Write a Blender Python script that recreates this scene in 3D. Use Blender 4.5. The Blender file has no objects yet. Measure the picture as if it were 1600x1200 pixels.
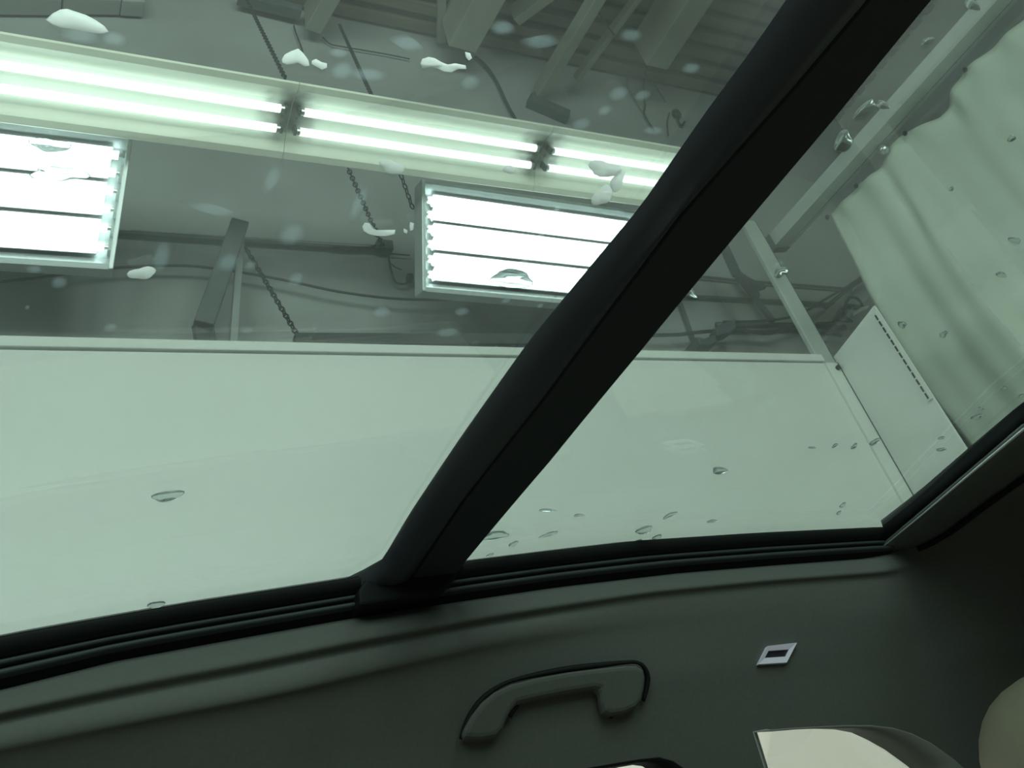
import bpy, bmesh, math, random
from mathutils import Vector, Matrix
from mathutils.geometry import tessellate_polygon

random.seed(7)
S = bpy.context.scene
COL = S.collection

# ------------------------------------------------------------------ camera
F, PX, PY = 1281.0, 800.0, 200.0
ROT = Matrix(((0.8958470712054327, -0.14764926577973003, -0.4191154009665503),
              (-0.3863237573162405, -0.7248406858942935, -0.5704033087258072),
              (-0.21957226497376456, 0.6729083699784049, -0.7063868246699507)))
# rows above are world axes in camera space -> columns of ROT are the camera axes in the world
cd = bpy.data.cameras.new('camera')
cam = bpy.data.objects.new('camera', cd)
COL.objects.link(cam)
cam.matrix_world = ROT.to_4x4()
cd.sensor_width = 36.0
cd.lens = 36.0 * F / 1600.0
cd.shift_y = -400.0 / 1600.0
cd.clip_start = 0.02
S.camera = cam

# ------------------------------------------------------------------ world, exposure
w = bpy.data.worlds.new('world')
S.world = w
w.use_nodes = True
w.node_tree.nodes['Background'].inputs[0].default_value = (0.5, 0.55, 0.5, 1)
w.node_tree.nodes['Background'].inputs[1].default_value = 0.0
S.view_settings.view_transform = 'Standard'
S.view_settings.look = 'None'
S.view_settings.gamma = 1.0
S.view_settings.use_curve_mapping = False
S.view_settings.exposure = 0.0
TUBE_POWER = 3.6
# added unseen fill lamps behind the viewer, brightening the wall and the cabin
for k, lx in enumerate((-3.4, -1.7, 0.0, 1.7)):
    ld = bpy.data.lights.new('fill_lamp', 'AREA'); ld.shape = 'RECTANGLE'; ld.size = 1.25; ld.size_y = 2.2
    ld.energy = 94.0; ld.color = (0.97, 1.0, 0.90)
    lo = bpy.data.objects.new('fill_lamp', ld); COL.objects.link(lo)
    lo.location = (lx, -2.7, 2.5)
    lo.rotation_euler = Vector((0, 0.9, -0.42)).to_track_quat('-Z', 'Y').to_euler()
S.cycles.max_bounces = 10
S.cycles.diffuse_bounces = 6
S.cycles.transparent_max_bounces = 24
S.cycles.caustics_reflective = False
S.cycles.caustics_refractive = False
S.cycles.sample_clamp_indirect = 6.0

# ------------------------------------------------------------------ helpers
def ray(px, py):
    return (ROT @ Vector((px - PX, PY - py, -F))).normalized()
def onZ(px, py, z):
    d = ray(px, py); return d * (z / d.z)
def onY(px, py, y):
    d = ray(px, py); return d * (y / d.y)
def onX(px, py, x):
    d = ray(px, py); return d * (x / d.x)
def on_plane(px, py, p0, nrm):
    d = ray(px, py); return d * (Vector(p0).dot(nrm) / d.dot(nrm))

def mat(name, color, rough=0.6, metal=0.0, noise=0.0, nscale=6.0, bump=0.0, bscale=40.0, spec=0.5, stretch=None):
    m = bpy.data.materials.new(name); m.use_nodes = True
    nt = m.node_tree; b = nt.nodes['Principled BSDF']
    b.inputs['Base Color'].default_value = (*color, 1)
    b.inputs['Roughness'].default_value = rough
    b.inputs['Metallic'].default_value = metal
    b.inputs['Specular IOR Level'].default_value = spec
    tc = nt.nodes.new('ShaderNodeTexCoord')
    src = tc.outputs['Object']
    if stretch:
        mp = nt.nodes.new('ShaderNodeMapping'); mp.inputs['Scale'].default_value = stretch
        nt.links.new(src, mp.inputs['Vector']); src = mp.outputs['Vector']
    if noise > 0:
        n = nt.nodes.new('ShaderNodeTexNoise'); n.inputs['Scale'].default_value = nscale
        n.inputs['Detail'].default_value = 6
        nt.links.new(src, n.inputs['Vector'])
        r = nt.nodes.new('ShaderNodeValToRGB')
        r.color_ramp.elements[0].position = 0.3; r.color_ramp.elements[1].position = 0.7
        r.color_ramp.elements[0].color = (*[c * (1 - noise) for c in color], 1)
        r.color_ramp.elements[1].color = (*[min(1, c * (1 + noise * 0.6)) for c in color], 1)
        nt.links.new(n.outputs['Fac'], r.inputs['Fac'])
        nt.links.new(r.outputs['Color'], b.inputs['Base Color'])
    if bump > 0:
        n2 = nt.nodes.new('ShaderNodeTexNoise'); n2.inputs['Scale'].default_value = bscale
        n2.inputs['Detail'].default_value = 4
        nt.links.new(src, n2.inputs['Vector'])
        bp = nt.nodes.new('ShaderNodeBump'); bp.inputs['Strength'].default_value = bump
        bp.inputs['Distance'].default_value = 0.01
        nt.links.new(n2.outputs['Fac'], bp.inputs['Height'])
        nt.links.new(bp.outputs['Normal'], b.inputs['Normal'])
    return m

def emit_mat(name, color, strength):
    m = bpy.data.materials.new(name); m.use_nodes = True
    nt = m.node_tree
    for n in list(nt.nodes): nt.nodes.remove(n)
    o = nt.nodes.new('ShaderNodeOutputMaterial'); e = nt.nodes.new('ShaderNodeEmission')
    e.inputs[0].default_value = (*color, 1); e.inputs[1].default_value = strength
    nt.links.new(e.outputs[0], o.inputs[0])
    return m

def pane_mat(name, tint, film, fcolor=(0.75, 0.85, 0.85)):
    """thin car glass: tinted see-through, fresnel gloss, a faint dusty film that scatters light"""
    m = bpy.data.materials.new(name); m.use_nodes = True
    nt = m.node_tree
    for n in list(nt.nodes): nt.nodes.remove(n)
    o = nt.nodes.new('ShaderNodeOutputMaterial')
    t = nt.nodes.new('ShaderNodeBsdfTransparent'); t.inputs[0].default_value = (*tint, 1)
    g = nt.nodes.new('ShaderNodeBsdfGlossy'); g.inputs['Roughness'].default_value = 0.02
    f = nt.nodes.new('ShaderNodeFresnel'); f.inputs['IOR'].default_value = 1.45
    half = nt.nodes.new('ShaderNodeMath'); half.operation = 'MULTIPLY'; half.inputs[1].default_value = 0.35
    mx = nt.nodes.new('ShaderNodeMixShader')
    nt.links.new(f.outputs[0], half.inputs[0]); nt.links.new(half.outputs[0], mx.inputs[0])
    nt.links.new(t.outputs[0], mx.inputs[1]); nt.links.new(g.outputs[0], mx.inputs[2])
    tr = nt.nodes.new('ShaderNodeBsdfTranslucent'); tr.inputs[0].default_value = (*fcolor, 1)
    ns = nt.nodes.new('ShaderNodeTexNoise'); ns.inputs['Scale'].default_value = 7; ns.inputs['Detail'].default_value = 5
    tc = nt.nodes.new('ShaderNodeTexCoord'); nt.links.new(tc.outputs['Object'], ns.inputs['Vector'])
    mr = nt.nodes.new('ShaderNodeMapRange')
    mr.inputs['From Min'].default_value = 0.35; mr.inputs['From Max'].default_value = 0.7
    mr.inputs['To Min'].default_value = film * 0.5; mr.inputs['To Max'].default_value = film * 1.4
    nt.links.new(ns.outputs['Fac'], mr.inputs['Value'])
    m2 = nt.nodes.new('ShaderNodeMixShader')
    nt.links.new(mr.outputs[0], m2.inputs[0])
    nt.links.new(mx.outputs[0], m2.inputs[1]); nt.links.new(tr.outputs[0], m2.inputs[2])
    nt.links.new(m2.outputs[0], o.inputs[0])
    return m

def film_mat(name, color, amount):
    m = bpy.data.materials.new(name); m.use_nodes = True
    nt = m.node_tree
    for n in list(nt.nodes): nt.nodes.remove(n)
    o = nt.nodes.new('ShaderNodeOutputMaterial')
    t = nt.nodes.new('ShaderNodeBsdfTransparent')
    tr = nt.nodes.new('ShaderNodeBsdfTranslucent'); tr.inputs[0].default_value = (*color, 1)
    mx = nt.nodes.new('ShaderNodeMixShader'); mx.inputs[0].default_value = amount
    nt.links.new(t.outputs[0], mx.inputs[1]); nt.links.new(tr.outputs[0], mx.inputs[2])
    nt.links.new(mx.outputs[0], o.inputs[0])
    return m

def water_mat(glint=.06):  # white share imitates lamp light refracted in the drops
    m = bpy.data.materials.new('water'); m.use_nodes = True
    nt = m.node_tree
    for n in list(nt.nodes): nt.nodes.remove(n)
    o = nt.nodes.new('ShaderNodeOutputMaterial')
    g = nt.nodes.new('ShaderNodeBsdfGlass'); g.inputs['IOR'].default_value = 1.33
    g.inputs['Roughness'].default_value = 0.03; g.inputs[0].default_value = (0.97, 1, 1, 1)
    tr = nt.nodes.new('ShaderNodeBsdfTranslucent'); tr.inputs[0].default_value = (1, 1, 1, 1)
    mx = nt.nodes.new('ShaderNodeMixShader'); mx.inputs[0].default_value = glint
    nt.links.new(g.outputs[0], mx.inputs[1]); nt.links.new(tr.outputs[0], mx.inputs[2])
    nt.links.new(mx.outputs[0], o.inputs[0])
    return m

def thing(name, label, cat, loc=(0, 0, 0), group=None):
    o = bpy.data.objects.new(name, None); COL.objects.link(o)
    o.location = loc; o.empty_display_size = 0.1
    o['label'] = label; o['category'] = cat
    if group: o['group'] = group
    return o

def world_loc(o):
    v = Vector((0, 0, 0))
    while o: v += o.location; o = o.parent
    return v

def obj(name, bm, m, parent=None, smooth=False, local=False):
    """one mesh object; the bmesh is in world coordinates unless local"""
    if parent is not None and not local:
        bmesh.ops.translate(bm, verts=bm.verts, vec=-world_loc(parent))
    bmesh.ops.recalc_face_normals(bm, faces=bm.faces)
    me = bpy.data.meshes.new(name); bm.to_mesh(me); bm.free()
    o = bpy.data.objects.new(name, me); COL.objects.link(o)
    me.materials.append(m)
    if smooth:
        for p in me.polygons: p.use_smooth = True
    if parent is not None: o.parent = parent
    return o

def tag(o, label, cat, group=None):
    o['label'] = label; o['category'] = cat
    if group: o['group'] = group
    return o

def centre(o):
    """move a single-mesh thing's origin to the middle of its base"""
    me = o.data
    xs = [v.co for v in me.vertices]
    c = Vector((sum(v.x for v in xs) / len(xs), sum(v.y for v in xs) / len(xs), min(v.z for v in xs)))
    me.transform(Matrix.Translation(-c)); o.location = o.location + c
    return o

def struct(o):
    o['kind'] = 'structure'; return o

def hexa(bm, p):
    """8 corners: bottom ring 0-3, top ring 4-7"""
    v = [bm.verts.new(q) for q in p]
    for f in ((3, 2, 1, 0), (4, 5, 6, 7), (0, 1, 5, 4), (1, 2, 6, 5), (2, 3, 7, 6), (3, 0, 4, 7)):
        bm.faces.new([v[i] for i in f])
    return v

def box(bm, a, b):
    (x0, y0, z0), (x1, y1, z1) = a, b
    return hexa(bm, [(x0, y0, z0), (x1, y0, z0), (x1, y1, z0), (x0, y1, z0),
                     (x0, y0, z1), (x1, y0, z1), (x1, y1, z1), (x0, y1, z1)])

def beam(bm, a, b, wd, ht, up=Vector((0, 0, 1))):
    """rectangular bar from a to b, wd across, ht along up"""
    a, b = Vector(a), Vector(b)
    d = (b - a).normalized(); s = d.cross(up).normalized() * (wd / 2); u = s.cross(d).normalized() * (ht / 2)
    return hexa(bm, [a - s - u, a + s - u, b + s - u, b - s - u, a - s + u, a + s + u, b + s + u, b - s + u])

def tube(bm, pts, r, seg=8, cap=True):
    pts = [Vector(p) for p in pts]
    rings = []
    n = len(pts)
    prev = None
    for i, p in enumerate(pts):
        d = (pts[min(i + 1, n - 1)] - pts[max(i - 1, 0)]).normalized()
        if prev is None:
            a = Vector((0, 0, 1)) if abs(d.z) < 0.9 else Vector((1, 0, 0))
            s = d.cross(a).normalized()
        else:
            s = (prev - d * prev.dot(d)).normalized()
        prev = s
        t = d.cross(s)
        rr = r[i] if isinstance(r, (list, tuple)) else r
        rings.append([bm.verts.new(p + (s * math.cos(2 * math.pi * k / seg) + t * math.sin(2 * math.pi * k / seg)) * rr) for k in range(seg)])
    for i in range(n - 1):
        for k in range(seg):
            bm.faces.new([rings[i][k], rings[i][(k + 1) % seg], rings[i + 1][(k + 1) % seg], rings[i + 1][k]])
    if cap:
        bm.faces.new(rings[0][::-1]); bm.faces.new(rings[-1])

def smooth_path(pts, n=6):
    pts = [Vector(p) for p in pts]
    if len(pts) < 3: return pts
    out = []
    P = [pts[0] * 2 - pts[1]] + pts + [pts[-1] * 2 - pts[-2]]
    for i in range(1, len(P) - 2):
        for k in range(n):
            t = k / n
            p0, p1, p2, p3 = P[i - 1], P[i], P[i + 1], P[i + 2]
            out.append(0.5 * ((2 * p1) + (p2 - p0) * t + (2 * p0 - 5 * p1 + 4 * p2 - p3) * t * t + (3 * p1 - p0 - 3 * p2 + p3) * t ** 3))
    out.append(pts[-1])
    return out

def grid(bm, rows):
    vs = [[bm.verts.new(p) for p in r] for r in rows]
    for i in range(len(vs) - 1):
        for j in range(len(vs[i]) - 1):
            bm.faces.new([vs[i][j], vs[i][j + 1], vs[i + 1][j + 1], vs[i + 1][j]])
    return vs

def prism(bm, poly, off):
    """polygon (3D, ordered) pushed along off into a solid"""
    off = Vector(off)
    a = [bm.verts.new(Vector(p)) for p in poly]; b = [bm.verts.new(Vector(p) + off) for p in poly]
    bm.faces.new(a[::-1]); bm.faces.new(b)
    n = len(a)
    for i in range(n):
        bm.faces.new([a[i], a[(i + 1) % n], b[(i + 1) % n], b[i]])

def bevel(o, width, seg=2, angle=0.6):
    m = o.modifiers.new('bevel', 'BEVEL'); m.width = width; m.segments = seg
    m.limit_method = 'ANGLE'; m.angle_limit = angle
    return o

def solid(o, t, offset=1):
    m = o.modifiers.new('solid', 'SOLIDIFY'); m.thickness = t; m.offset = offset
    return o

def interp(tab, x):
    if x <= tab[0][0]:
        (x0, y0), (x1, y1) = tab[0], tab[1]
    elif x >= tab[-1][0]:
        (x0, y0), (x1, y1) = tab[-2], tab[-1]
    else:
        for k in range(len(tab) - 1):
            if tab[k][0] <= x <= tab[k + 1][0]:
                (x0, y0), (x1, y1) = tab[k], tab[k + 1]; break
    return y0 + (y1 - y0) * (x - x0) / (x1 - x0)

def sm(a, b, x):
    t = min(1, max(0, (x - a) / (b - a))); return t * t * (3 - 2 * t)

def copy_tree(root, loc, label=None, name=None):
    r = root.copy(); COL.objects.link(r); r.location = loc
    if label: r['label'] = label
    for ch in list(root.children):
        c = ch.copy(); COL.objects.link(c); c.parent = r
        for g in list(ch.children):
            d = g.copy(); COL.objects.link(d); d.parent = c
    return r

# ------------------------------------------------------------------ materials
M = {}
M['white_wall'] = mat('white_wall_panel', (0.78, 0.80, 0.76), 0.38, noise=0.03, nscale=1.5)
M['white_trim'] = mat('white_trim', (0.76, 0.78, 0.73), 0.45)
M['concrete'] = mat('concrete', (0.355, 0.372, 0.362), 0.9, noise=0.16, nscale=1.3, bump=0.15, bscale=12)
M['floor'] = mat('floor_concrete', (0.35, 0.36, 0.34), 0.6, noise=0.2, nscale=1.2)
M['deck'] = mat('stained_deck', (0.20, 0.172, 0.122), 0.75, noise=0.4, nscale=2.0, stretch=(0.3, 3, 1))
M['steel_paint'] = mat('painted_steel_beige', (0.31, 0.31, 0.26), 0.6, noise=0.12, nscale=5)
M['steel_grey'] = mat('grey_steel', (0.095, 0.11, 0.112), 0.55, 0.0, noise=0.2, nscale=9)
M['track'] = mat('galvanised_track', (0.50, 0.54, 0.50), 0.45, 0.2, noise=0.06, nscale=8)
M['post'] = mat('post_paint', (0.48, 0.52, 0.48), 0.5, noise=.08, nscale=5)
M['chain'] = mat('dark_chain_steel', (0.03, 0.034, 0.034), 0.5, 0.3)
M['cable'] = mat('black_cable', (0.035, 0.04, 0.04), 0.55)
M['conduit'] = mat('conduit_grey', (0.085, 0.098, 0.10), 0.5, 0.0)
M['conduit_pale'] = mat('conduit_pale', (0.30, 0.32, 0.31), 0.45, 0.3)
M['enamel'] = mat('white_enamel', (0.84, 0.85, 0.74), 0.4, noise=0.03, nscale=4)
M['alu'] = mat('polished_reflector', (0.92, 0.94, 0.93), 0.22, 0.75)
M['fixture'] = mat('fixture_frame_grey', (0.62, 0.67, 0.67), 0.35, 0.3)
M['socket'] = mat('lampholder', (0.10, 0.11, 0.10), 0.5)
M['socket_pale'] = mat('lampholder_pale', (0.62, 0.66, 0.64), 0.5)
M['cap'] = mat('tube_cap', (0.55, 0.57, 0.55), 0.3, 0.8)
M['tube'] = emit_mat('lit_tube', (0.93, 1.0, 0.93), TUBE_POWER)
M['tube_bright'] = emit_mat('lit_high_output_tube', (0.93, 1.0, 0.96), TUBE_POWER * 2.4)
M['soot'] = mat('sooty_joint', (0.20, 0.20, 0.17), 0.8, noise=0.3, nscale=30)
M['curtain'] = mat('white_vinyl_curtain', (0.56, 0.62, 0.53), 0.42, noise=0.05, nscale=3)
M['tape'] = mat('clear_yellowed_patch', (0.75, 0.70, 0.55), 0.2)
M['black'] = mat('black_rubber', (0.006, 0.008, 0.008), 0.7, spec=0.2)
M['rib'] = mat('rubber_rib', (0.035, 0.045, 0.045), 0.55, spec=0.3)
M['bar'] = mat('black_crossbar', (0.036, 0.046, 0.058), 0.45, spec=0.4)
M['bar_flat'] = mat('black_crossbar_cover', (0.022, 0.029, 0.034), 0.6, spec=0.3)
M['liner'] = mat('grey_headliner_cloth', (0.100, 0.108, 0.101), 0.95, noise=0.05, nscale=200, bump=0.05, bscale=500, spec=0.15)
M['plastic'] = mat('grey_trim_plastic', (0.17, 0.18, 0.17), 0.55, spec=0.3)
M['satin'] = mat('satin_grey_moulding', (0.11, 0.125, 0.125), 0.28, 0.0)
M['edge_highlight'] = mat('painted_moulding_highlight', (0.62, 0.66, 0.65), 0.3, 0.4)  # pale colour stands in for the highlight on the moulding edge
M['surround'] = mat('window_surround_plastic', (0.24, 0.26, 0.25), 0.6, spec=0.3)
M['bezel'] = mat('pale_lilac_bezel', (0.86, 0.80, 1.0), 0.3)
M['slot'] = mat('dark_slot', (0.02, 0.018, 0.035), 0.4)
M['leather'] = mat('beige_leather', (0.27, 0.255, 0.195), 0.6, noise=0.03, nscale=60, bump=0.08, bscale=250)
M['paint'] = mat('car_paint', (0.10, 0.10, 0.10), 0.3)
M['roof_glass'] = pane_mat('green_tinted_roof_glass', (0.75, 0.855, 0.84), 0.035)
M['side_glass'] = pane_mat('clear_side_glass', (0.97, 0.99, 0.97), 0.01)
M['spot'] = film_mat('pale_water_film', (0.75, 0.9, 1.0), 0.12)
M['water'] = water_mat()
M['yellow'] = mat('yellowed_scrap', (0.62, 0.52, 0.2), 0.6)
M['label_white'] = mat('white_plastic', (0.85, 0.87, 0.84), 0.4)

def soot_ends(m, L):
    nt = m.node_tree; b = nt.nodes['Principled BSDF']
    tc = nt.nodes.new('ShaderNodeTexCoord'); sp = nt.nodes.new('ShaderNodeSeparateXYZ'); nt.links.new(tc.outputs['Object'], sp.inputs[0])
    def mth(op, a, bb=None, c=None):
        n = nt.nodes.new('ShaderNodeMath'); n.operation = op
        for i, v in enumerate((a, bb, c)):
            if v is None: continue
            if isinstance(v, (int, float)): n.inputs[i].default_value = v
            else: nt.links.new(v, n.inputs[i])
        return n.outputs[0]
    dx = mth('MINIMUM', mth('ABSOLUTE', sp.outputs[0]), mth('ABSOLUTE', mth('SUBTRACT', sp.outputs[0], L)))
    ns = nt.nodes.new('ShaderNodeTexNoise'); ns.inputs['Scale'].default_value = 14; nt.links.new(tc.outputs['Object'], ns.inputs['Vector'])
    ex = mth('MULTIPLY', dx, 1 / .18)
    ey = mth('MULTIPLY', mth('ADD', sp.outputs[1], .02), 1 / .18)
    r = mth('SQRT', mth('ADD', mth('MULTIPLY', ex, ex), mth('MULTIPLY', ey, ey)))
    r = mth('ADD', r, mth('MULTIPLY', mth('SUBTRACT', ns.outputs['Fac'], .5), .7))
    mr = nt.nodes.new('ShaderNodeMapRange'); mr.interpolation_type = 'SMOOTHSTEP'
    mr.inputs['From Min'].default_value = .15; mr.inputs['From Max'].default_value = 1.0
    mr.inputs['To Min'].default_value = .85; mr.inputs['To Max'].default_value = 0
    nt.links.new(r, mr.inputs['Value'])
    mx = nt.nodes.new('ShaderNodeMixRGB')
    old = b.inputs['Base Color'].links[0].from_socket
    nt.links.new(mr.outputs[0], mx.inputs[0]); nt.links.new(old, mx.inputs[1]); mx.inputs[2].default_value = (.06, .06, .05, 1)
    nt.links.new(mx.outputs[0], b.inputs['Base Color'])
M['enamel_sooty'] = mat('sooty_white_enamel', (0.80, 0.82, 0.70), 0.4, noise=0.03, nscale=4)
soot_ends(M['enamel_sooty'], 1.245)

# ------------------------------------------------------------------ the setting
FLOOR = -1.2
WY = 2.6                     # face of the white bay wall
BY = 3.3                     # concrete wall behind it
CEIL = 5.0
XL, XR, YF = -5.0, 6.2, -3.6

bm = bmesh.new(); box(bm, (XL - .2, YF - .2, FLOOR - 0.2), (XR + .2, BY + 0.4, FLOOR))
struct(obj('floor', bm, M['floor']))
bm = bmesh.new(); box(bm, (XL - .2, BY, FLOOR), (XR + .2, BY + 0.2, CEIL + 0.1))
struct(obj('wall_back', bm, M['concrete']))
bm = bmesh.new(); box(bm, (XL - .2, YF - 0.2, FLOOR), (XR + .2, YF, CEIL + 0.1))
struct(obj('wall_front', bm, M['concrete']))
bm = bmesh.new(); box(bm, (XL - 0.2, YF, FLOOR), (XL, BY, CEIL + 0.1))
struct(obj('wall_left', bm, M['concrete']))
bm = bmesh.new(); box(bm, (XR, YF, FLOOR), (XR + 0.2, BY, CEIL + 0.1))
struct(obj('wall_right', bm, M['concrete']))

# corrugated roof deck: ribs run along the wall
bm = bmesh.new()
prof = []
y = YF - 0.1
pitch = 0.16
while y < BY + 0.05:
    prof += [(y, CEIL), (y + 0.085, CEIL), (y + 0.095, CEIL + 0.09), (y + 0.15, CEIL + 0.09)]
    y += pitch
grid(bm, [[Vector((x, q[0], q[1])) for q in prof] for x in (XL - .1, XR + .1)])
ce = struct(obj('ceiling', bm, M['deck'])); solid(ce, 0.02, 1)

# white bay wall with its cap rail (the top edge rises a hair to the right)
def wtop(x): return 1.752 + 0.0175 * (x + 0.27)
CX = onY(1284, 560, WY).x
bm = bmesh.new()
x0, x1 = XL, CX
hexa(bm, [(x0, WY, FLOOR), (x1, WY, FLOOR), (x1, WY + 0.05, FLOOR), (x0, WY + 0.05, FLOOR),
          (x0, WY, wtop(x0) - 0.045), (x1, WY, wtop(x1) - 0.045), (x1, WY + 0.05, wtop(x1) - 0.045), (x0, WY + 0.05, wtop(x0) - 0.045)])
struct(obj('wall_bay', bm, M['white_wall']))
bm = bmesh.new()
hexa(bm, [(x0, WY - 0.012, wtop(x0) - 0.038), (x1, WY - 0.012, wtop(x1) - 0.038), (x1, WY + 0.062, wtop(x1) - 0.038), (x0, WY + 0.062, wtop(x0) - 0.038),
          (x0, WY - 0.012, wtop(x0)), (x1, WY - 0.012, wtop(x1)), (x1, WY + 0.062, wtop(x1)), (x0, WY + 0.062, wtop(x0))])
o = struct(obj('trim_1', bm, M['white_trim'])); bevel(o, 0.003)
bm = bmesh.new()
hexa(bm, [(x0, WY + 0.012, wtop(x0) - 0.046), (x1, WY + 0.012, wtop(x1) - 0.046), (x1, WY + 0.04, wtop(x1) - 0.046), (x0, WY + 0.04, wtop(x0) - 0.046),
          (x0, WY + 0.012, wtop(x0) - 0.037), (x1, WY + 0.012, wtop(x1) - 0.037), (x1, WY + 0.04, wtop(x1) - 0.037), (x0, WY + 0.04, wtop(x0) - 0.037)])
struct(obj('trim_2', bm, M['steel_grey']))

# white end panel running towards the viewer from the corner
pa = onZ(1289, 541, 1.80); pb = onZ(1365, 478, 1.80)
pa = Vector((onY(1339, 618, WY - .02).x, WY - .012, 1.80))
bm = bmesh.new()
dv = (pb - pa); nrm = Vector((dv.y, -dv.x, 0)).normalized()
if nrm.x < 0: nrm = -nrm
a, b = Vector((pa.x, pa.y, 0)), Vector((pb.x, pb.y, 0))
th = nrm * 0.012
hexa(bm, [a + Vector((0, 0, FLOOR)), b + Vector((0, 0, FLOOR)), b + th + Vector((0, 0, FLOOR)), a + th + Vector((0, 0, FLOOR)),
          a + Vector((0, 0, 1.80)), b + Vector((0, 0, 1.80)), b + th + Vector((0, 0, 1.80)), a + th + Vector((0, 0, 1.80))])
struct(obj('wall_end', bm, M['white_wall']))

# ------------------------------------------------------------------ tube lights
def strip_prototype():
    """two-tube reflector batten, local x along the tubes (0..L), local y across, z away from the viewer"""
    L = 1.245
    r = thing('strip_light', '', 'light', group='twin tube strip lights in one row')
    prof = [(-.176, .0, .004), (-.172, .0, -.004), (-.145, .0, .0), (-.11, .0, .028), (-.075, .0, .05), (-.03, .0, .056), (.0, .0, .052), (.03, .0, .056),
            (.075, .0, .05), (.11, .0, .028), (.145, .0, .0), (.172, .0, -.004), (.176, .0, .004)]
    bm = bmesh.new()
    grid(bm, [[Vector((x, p[0], p[2])) for p in prof] for x in (0, L / 2, L)])
    o = obj('reflector', bm, M['enamel_sooty'], r, local=True); solid(o, 0.004, 1)
    bm = bmesh.new(); box(bm, (0.02, -0.045, 0.057), (L - 0.02, 0.045, 0.11))
    obj('ballast_housing', bm, M['enamel'], r, local=True)
    for ty in (-0.046, 0.046):
        bm = bmesh.new(); tube(bm, [(0.05, ty, 0.012), (L - 0.05, ty, 0.012)], 0.0185, 14)
        t = obj('tube', bm, M['tube'], r, True, local=True)
        for xx, x2 in ((0.034, 0.05), (L - 0.05, L - 0.034)):
            bm = bmesh.new(); tube(bm, [(xx, ty, 0.012), (x2, ty, 0.012)], 0.0155, 12)
            obj('end_cap', bm, M['cap'], t, local=True)
        for xx in (0.022, L - 0.034):
            bm = bmesh.new(); box(bm, (xx, ty - 0.014, -0.006), (xx + 0.012, ty + 0.014, 0.056))
            o = obj('lampholder', bm, M['socket'], r, local=True)
    for xx in (0.03, L - 0.03):
        bm = bmesh.new(); tube(bm, [(xx, 0, 0.046), (xx, 0, 0.052)], 0.006, 8)
        obj('screw', bm, M['socket'], r, local=True)
    return r

# strip light row: placed on the line where the photo's tubes run, tilted to face the car
a_top = Vector((0, 2.18, 2.755)); a_bot = Vector((0, 2.50, 2.64))
sy = (a_bot - a_top).normalized(); sx = Vector((1, 0, 0)); sz = sx.cross(sy)
if sz.z < 0: sz = -sz
def strip_frame(loc, yaw=0.0):
    sxx = Vector((math.cos(yaw), math.sin(yaw), 0)); syy = (sy - sxx * sy.dot(sxx)).normalized(); szz = sxx.cross(syy)
    return Matrix(((sxx.x, syy.x, szz.x, loc.x), (sxx.y, syy.y, szz.y, loc.y), (sxx.z, syy.z, szz.z, loc.z), (0, 0, 0, 1)))
mid = (a_top + a_bot) / 2
nn = sx.cross(sy)
sp = strip_prototype()
jl = on_plane(455, 185, mid, nn); jr = on_plane(850, 243, mid, nn)
jl = Vector((jl.x, mid.y, mid.z)); jr = Vector((jr.x, mid.y, mid.z))
sl = (jr.x - jl.x)
SC = sl / 1.248
labels = ['white twin tube strip light above the left lamp panel, nearest the left edge',
          'white twin tube strip light in the middle of the row, between two sooty joints',
          'white twin tube strip light at the right end, cut off by the black roof bar']
starts = [jl.x - sl, jl.x, jr.x]
for k in range(3):
    o = sp if k == 0 else copy_tree(sp, (0, 0, 0))
    o['label'] = labels[k]
    o.matrix_world = strip_frame(Vector((starts[k] + 0.002, mid.y, mid.z))) @ Matrix.Diagonal((SC, 1, 1, 1))
bpy.context.view_layer.update()

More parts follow.
